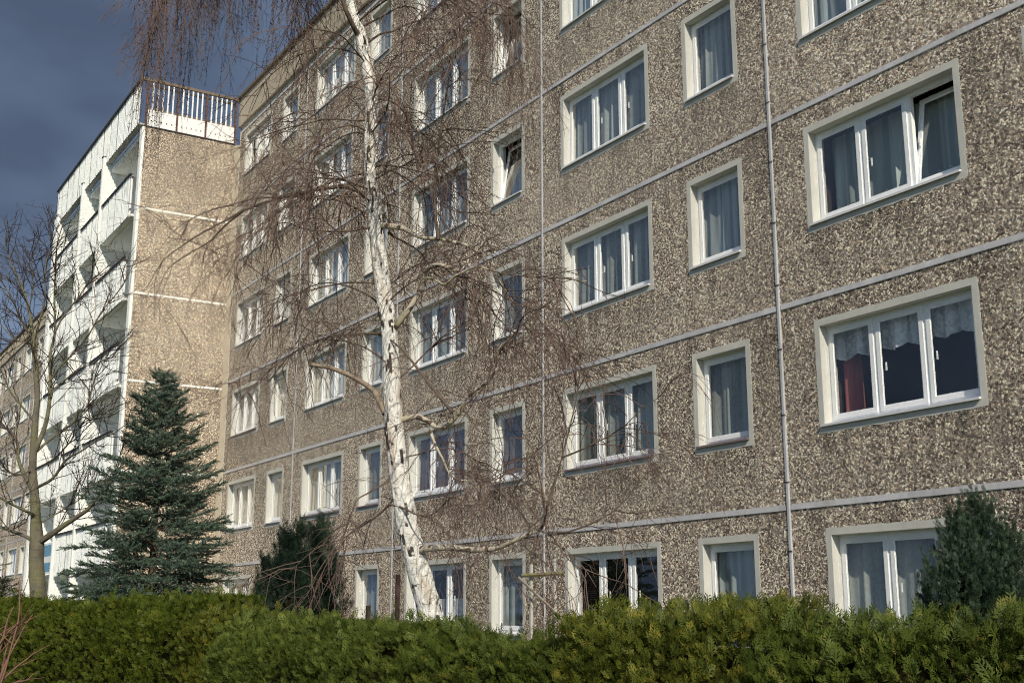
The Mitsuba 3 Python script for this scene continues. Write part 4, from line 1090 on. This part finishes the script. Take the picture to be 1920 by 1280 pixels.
def frond(rng, pairs=7, length=0.11, width=0.045):
    """A flat fan of scale-leaf twigs in the xz plane, growing along +z."""
    v, f = [], []

    def blade(p, d, l, w):
        p, d = np.array(p, float), np.array(d, float)
        d /= np.linalg.norm(d)
        s = np.cross(d, [0, 1.0, 0])
        b = len(v)
        v.extend([p, p + d * l * 0.55 + s * w * 0.55, p + d * l, p + d * l * 0.55 - s * w * 0.55])
        f.extend([(b, b + 1, b + 3), (b + 3, b + 1, b + 2)])

    blade((0, 0, 0), (0, 0, 1), length, 0.0055)
    for i in range(pairs):
        z = length * (0.10 + 0.82 * i / pairs)
        for s in (-1, 1):
            l = width * (1.15 - 0.75 * i / pairs) * rng.uniform(0.8, 1.2)
            an = math.radians(rng.uniform(32, 50))
            d = np.array([s * math.sin(an), rng.normal(0, 0.28), math.cos(an)])
            blade((0, 0, z), d, l, 0.0046)
            if l > 0.022:
                for t, s2 in ((0.35, 1), (0.62, -1)):
                    d2 = d + np.array([math.cos(an), 0, -s * math.sin(an)]) * 0.55 * s2 * s
                    blade(np.array((0, 0, z)) + d * l * t, d2, l * 0.50, 0.0042)
    return np.array(v), np.array(f)


def scatter(tpls, P, N, S, rng, spread=0.5):
    """Copies of the templates at points P, growing along N, scaled by S, joined."""
    P, N = np.array(P), np.array(N)
    N = N + rng.normal(0, spread, N.shape)
    N /= np.linalg.norm(N, axis=1, keepdims=True) + 1e-9
    r = rng.normal(0, 1, N.shape)
    X = np.cross(N, r)
    X /= np.linalg.norm(X, axis=1, keepdims=True) + 1e-9
    Y = np.cross(N, X)
    R = np.stack([X, Y, N], 2) * np.asarray(S)[:, None, None]
    which = rng.integers(0, len(tpls), len(P))
    vs, fs, o = [], [], 0
    for k, (tv, tf) in enumerate(tpls):
        w = np.nonzero(which == k)[0]
        vv = (np.einsum('nij,kj->nki', R[w], tv) + P[w][:, None]).reshape(-1, 3)
        ff = (tf[None] + (np.arange(len(w)) * len(tv))[:, None, None]).reshape(-1, 3) + o
        vs.append(vv)
        fs.append(ff)
        o += len(vv)
    return np.vstack(vs), np.vstack(fs)


rngF = np.random.default_rng(21)
FR_FINE = [frond(rngF, 6, rngF.uniform(.075, .10), .034) for _ in range(6)]
FR_MID = [frond(rngF, 4, .11, .045) for _ in range(5)]
FR_COARSE = FR_MID


def tufted(key, spires, n, size, mat, seed, tpl, lean=0.9):
    """A scale-leaved evergreen made of several pointed spires (x, y, z0, height, radius)."""
    rng = np.random.default_rng(seed)
    P, N, S = [], [], []
    core = MB()
    for (x, y, z0, h, r) in spires:
        core.tube([(x, y, 0), (x, y, z0 + h * 0.3), (x, y, z0 + h * 0.8)], [0.03, 0.02, 0.006], 6)
        # plumes: small upright tufts spread through the spire
        k = max(10, int(n * h * r))
        for i in range(k):
            t = rng.random() ** 1.25
            prof = r * (1 - t) ** 0.62 * (0.62 + 0.38 * min(1, t * 4 + .35))
            an = rng.uniform(0, 6.28)
            rad = prof * rng.uniform(0.55, 1.10) * (1 + 0.18 * math.sin(3 * an + x * 7 + t * 5))
            c = np.array([x + rad * math.cos(an), y + rad * math.sin(an), z0 + t * h])
            ax = np.array([math.cos(an) * (1 - t) * 0.75, math.sin(an) * (1 - t) * 0.75, lean])
            ax += rng.normal(0, 0.22, 3)
            ax /= np.linalg.norm(ax)
            ln, fat = rng.uniform(0.16, 0.34), rng.uniform(0.03, 0.055)
            m_ = 26
            for q in range(m_):
                w = q / (m_ - 1)
                o = rng.normal(0, 1, 3)
                o -= ax * (o @ ax)
                o /= np.linalg.norm(o) + 1e-9
                P.append(c + ax * ln * w + o * fat * (1 - w) * rng.uniform(0.3, 1.0))
                N.append(ax + o * 0.55 * (1.1 - w))
                S.append(size * rng.uniform(0.6, 1.05))
    put(f'{key}__stems', core, 'spruce_bark')
    put(f'{key}__foliage', scatter(tpl, P, N, S, rng, 0.22), mat, kind='stuff')
    dk = MB()
    for (x, y, z0, h, r) in spires:
        dk.tube([(x, y, z0 + h * t) for t in np.linspace(0, 0.8, 7)], [r * 0.55 * (1 - t) ** 0.6 + 0.01 for t in np.linspace(0, 0.95, 7)], 9)
    put(f'{key}__inner_branches', dk, 'hedge_core', True)


JU = thing('juniper_shrub', 'dark green upright evergreen shrub with several pointed tips behind hanging birch twigs', 'shrub')
tufted(JU, [(-6.98, -4.52, .3, 2.46, .46), (-6.84, -4.28, .3, 2.56, .40), (-6.66, -4.02, .3, 2.70, .40), (-7.10, -4.74, .2, 2.1, .44), (-6.54, -3.86, .2, 2.2, .40), (-6.90, -4.45, .2, 2.35, .60), (-6.70, -4.10, .2, 2.4, .55)], 270, 0.85, 'juniper_leaf', 31, FR_MID)
CY = thing('cypress_shrub', 'grey-green columnar evergreen in front of the lower right window', 'shrub')
tufted(CY, [(4.79, -2.68, .3, 2.05, .36), (4.92, -2.45, .3, 2.16, .40), (5.02, -2.24, .3, 1.8, .38), (4.69, -2.88, .3, 1.55, .36), (4.88, -2.52, .2, 2.0, .56)], 330, 0.80, 'cypress_leaf', 32, FR_FINE)

# ------------------------------------------------------------------ the thuja hedge: a row of clipped shrubs
HL = np.array([(-9.5, -11.6), (-3.46, -10.23), (-0.43, -9.35), (1.62, -8.80), (3.8, -8.55), (5.68, -8.25), (6.9, -8.0), (8.14, -7.75), (8.88, -7.64), (9.6, -7.5), (12.0, -7.1)])
hs = np.concatenate([[0], np.cumsum(np.linalg.norm(np.diff(HL, axis=0), axis=1))])


def hedge_at(s):
    p = np.array([np.interp(s, hs, HL[:, 0]), np.interp(s, hs, HL[:, 1])])
    q = np.array([np.interp(s + .05, hs, HL[:, 0]), np.interp(s + .05, hs, HL[:, 1])])
    t = (q - p) / np.linalg.norm(q - p)
    return p, t, np.array([t[1], -t[0]])               # point, along, towards the camera


def hedge_shrub(label, s0, s1, top, mat, dens, seed, bulge=0.0, tips=0.3, deep=0.42, tpl=None, fs=1.0):
    key = thing('thuja_shrub', label, 'hedge shrub', 'thujas clipped into a hedge')
    rng = np.random.default_rng(seed)
    P, N, S = [], [], []
    A = s1 - s0

    def lump(s, z):
        q = np.array([s * 2.6, z * 2.6, seed * 1.7])
        return (meshkit.fbm(q[None], 3)[0] - 0.5) * 0.26

    def width(s, z):
        e = min(s - s0, s1 - s) / 0.30
        rnd = math.sqrt(max(0.0, 1 - max(0, 1 - e) ** 2)) * 0.15 - 0.15
        zz = max(0.0, (z - (top - 0.22)) / 0.22)
        return deep + bulge + rnd + lump(s, z) - 0.30 * zz ** 2.2

    nf = int(A * (top + 0.9) * dens * 1.6)
    for i in range(nf):
        s = rng.uniform(s0 - 0.06, s1 + 0.06)
        p, t, o = hedge_at(s)
        hi = top + 0.07 * math.sin(s * 5 + seed) * 0.5 + (meshkit.noise(np.array([[s * 3.3, seed, 0.5]]))[0] - 0.5) * 0.13
        if rng.random() < 0.62:
            z = hi - (hi - 0.12) * rng.random() ** (2.2)
            w = width(min(max(s, s0), s1), z) - rng.random() ** 2 * 0.13
            c = np.array([*(p + o * w), z])
            n = np.array([o[0], o[1], 0.75 + 0.6 * rng.random()])
        else:                                           # the clipped top, tips standing up
            w = rng.uniform(-0.35, 0.30 + bulge)
            c = np.array([*(p + o * w), hi - rng.random() * 0.10])
            n = np.array([o[0] * 0.35, o[1] * 0.35, 1.0])
        P.append(c)
        N.append(n)
        S.append(rng.uniform(0.48, 0.82) * fs)
        if rng.random() < tips * 0.10:                  # odd shoots that the shears missed
            P.append(c + np.array([0, 0, 0.05]))
            N.append(np.array([rng.normal(0, .2), rng.normal(0, .2), 1.5]))
            S.append(rng.uniform(0.9, 1.4))
    put(f'{key}__foliage', scatter(tpl or FR_FINE, P, N, S, rng, 0.55), mat, kind='stuff')
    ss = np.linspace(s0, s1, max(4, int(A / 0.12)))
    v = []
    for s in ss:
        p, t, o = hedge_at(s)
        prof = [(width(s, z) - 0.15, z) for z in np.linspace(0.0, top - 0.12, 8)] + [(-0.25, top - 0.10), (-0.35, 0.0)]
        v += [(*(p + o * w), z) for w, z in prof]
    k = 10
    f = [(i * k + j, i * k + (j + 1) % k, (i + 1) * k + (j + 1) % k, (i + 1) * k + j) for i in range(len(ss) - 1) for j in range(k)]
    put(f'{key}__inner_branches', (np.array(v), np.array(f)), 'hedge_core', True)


def s_of(px_xy):
    d = [np.linalg.norm(hedge_at(s)[0] - px_xy) for s in np.linspace(0, hs[-1], 400)]
    return np.linspace(0, hs[-1], 400)[int(np.argmin(d))]


b = [3.0, 12.4, 13.0, 15.2, 16.6, 17.75, 18.97, 19.4, 20.4]
hedge_shrub('long dark green thuja section at the left end of the hedge', b[0], b[1], 1.65, 'hedge_deep', 1200, 41, tips=0.1)
hedge_shrub('narrow olive and yellowish thuja between the dark left section and the fresh green one', b[1], b[2], 1.58, 'hedge_olive', 1350, 42, tips=0.4)
hedge_shrub('fresh blue-green rounded thuja below the dark pointed shrub', b[2], b[3], 1.48, 'hedge_fresh', 1850, 43, bulge=0.06, tips=0.15)
hedge_shrub('dark green low-topped thuja in front of the birch trunk', b[3], b[4], 1.42, 'hedge_dark', 1600, 44, tips=0.2)
hedge_shrub('golden green thuja with loose yellow sprays right of the middle', b[4], b[5], 1.50, 'hedge_gold', 1500, 45, bulge=0.06, tips=1.3, fs=1.15)
hedge_shrub('wide mid green thuja under the lower right windows', b[5], b[6], 1.49, 'hedge_mid', 1400, 46, bulge=0.02, tips=0.6)
hedge_shrub('dark green thuja at the right edge of the hedge', b[6], b[8], 1.51, 'hedge_dark', 900, 47, bulge=0.05, tips=0.6)

# ------------------------------------------------------------------ small things
TR = thing('garden_trellis', 'weathered timber trellis with two pale posts, mossy crossbar and sloping brace before the wall', 'trellis')
for (x, y, h) in ((-3.98, -1.62, 2.34), (-3.79, -1.31, 2.42)):
    m = MB()
    m.box(x - 0.022, x + 0.022, y - 0.022, y + 0.022, 0, h)
    put(f'{TR}__post', m, 'grey_concrete')
m = MB()
m.tube([(-3.98, -1.80, 2.165), (-3.80, -1.52, 2.18), (-3.63, -1.24, 2.20)], [0.028, 0.032, 0.028], 4)
put(f'{TR}__crossbar', m, 'mossy_wood')
m = MB()
m.tube([(-3.92, -1.90, 2.14), (-3.60, -1.38, 1.58)], [0.022, 0.022], 4)
put(f'{TR}__brace', m, 'old_wood')
VI = thing('climbing_plant', 'dry brown climbing plant tangled on the right trellis post', 'plant')
rng = np.random.default_rng(77)
st = []
for i in range(70):
    q = grow(rng, (-3.83 + rng.normal(0, .05), -1.38 + rng.normal(0, .09), rng.uniform(0.2, 1.7)), (rng.normal(0, .3), rng.normal(0, .3), 1), rng.uniform(.4, .9), 7, rng.uniform(-.2, .8), 0.25)
    q[:, 2] = np.minimum(q[:, 2], 2.45)
    st.append(q)
m = MB()
m.add(*fast_tubes(st, 0.008, 0.003))
put(f'{VI}__stems', m, 'dry_vine', kind='stuff')
RP = thing('rusty_post', 'rusty brown iron post with a low bracket left of the birch trunk', 'post')
m = MB()
m.box(-6.01, -5.95, -2.95, -2.89, 0, 2.22)
put(f'{RP}__shaft', m, 'rust')
m = MB()
m.box(-6.33, -6.02, -3.3, -3.26, 1.46, 1.50).box(-6.34, -6.29, -3.31, -3.25, 0, 1.72)
put(f'{RP}__bracket', m, 'rust')
BS = thing('bare_shrub', 'leafless reddish shrub shoots in the bottom left corner before the hedge', 'shrub')
rng = np.random.default_rng(12)
tw = []
for pts in SHOOTS:
    q = smooth_path(pts, 4)
    m = MB()
    m.tube(q, np.linspace(0.0040, 0.0018, len(q)), 6)
    put(f'{BS}__shoot', m, 'red_twig', True)
    for k in range(5):
        p, t, _ = along(q, rng.uniform(.35, .95))
        tw.append(grow(rng, p, t + rng.normal(0, .5, 3), rng.uniform(.03, .12), 3, 0, .1))
c0 = np.array([s_[0] for s_ in SHOOTS]).mean(0)
m = MB()
for pts in SHOOTS:
    m.tube([(c0[0], c0[1], 0), (c0[0], c0[1], c0[2] * 0.6), pts[0]], [0.010, 0.008, 0.0052], 6)
put(f'{BS}__stem', m, 'red_twig')
m = MB()
m.add(*fast_tubes(tw, 0.002, 0.0012))
put(f'{BS}__twigs', m, 'red_twig', kind='stuff')
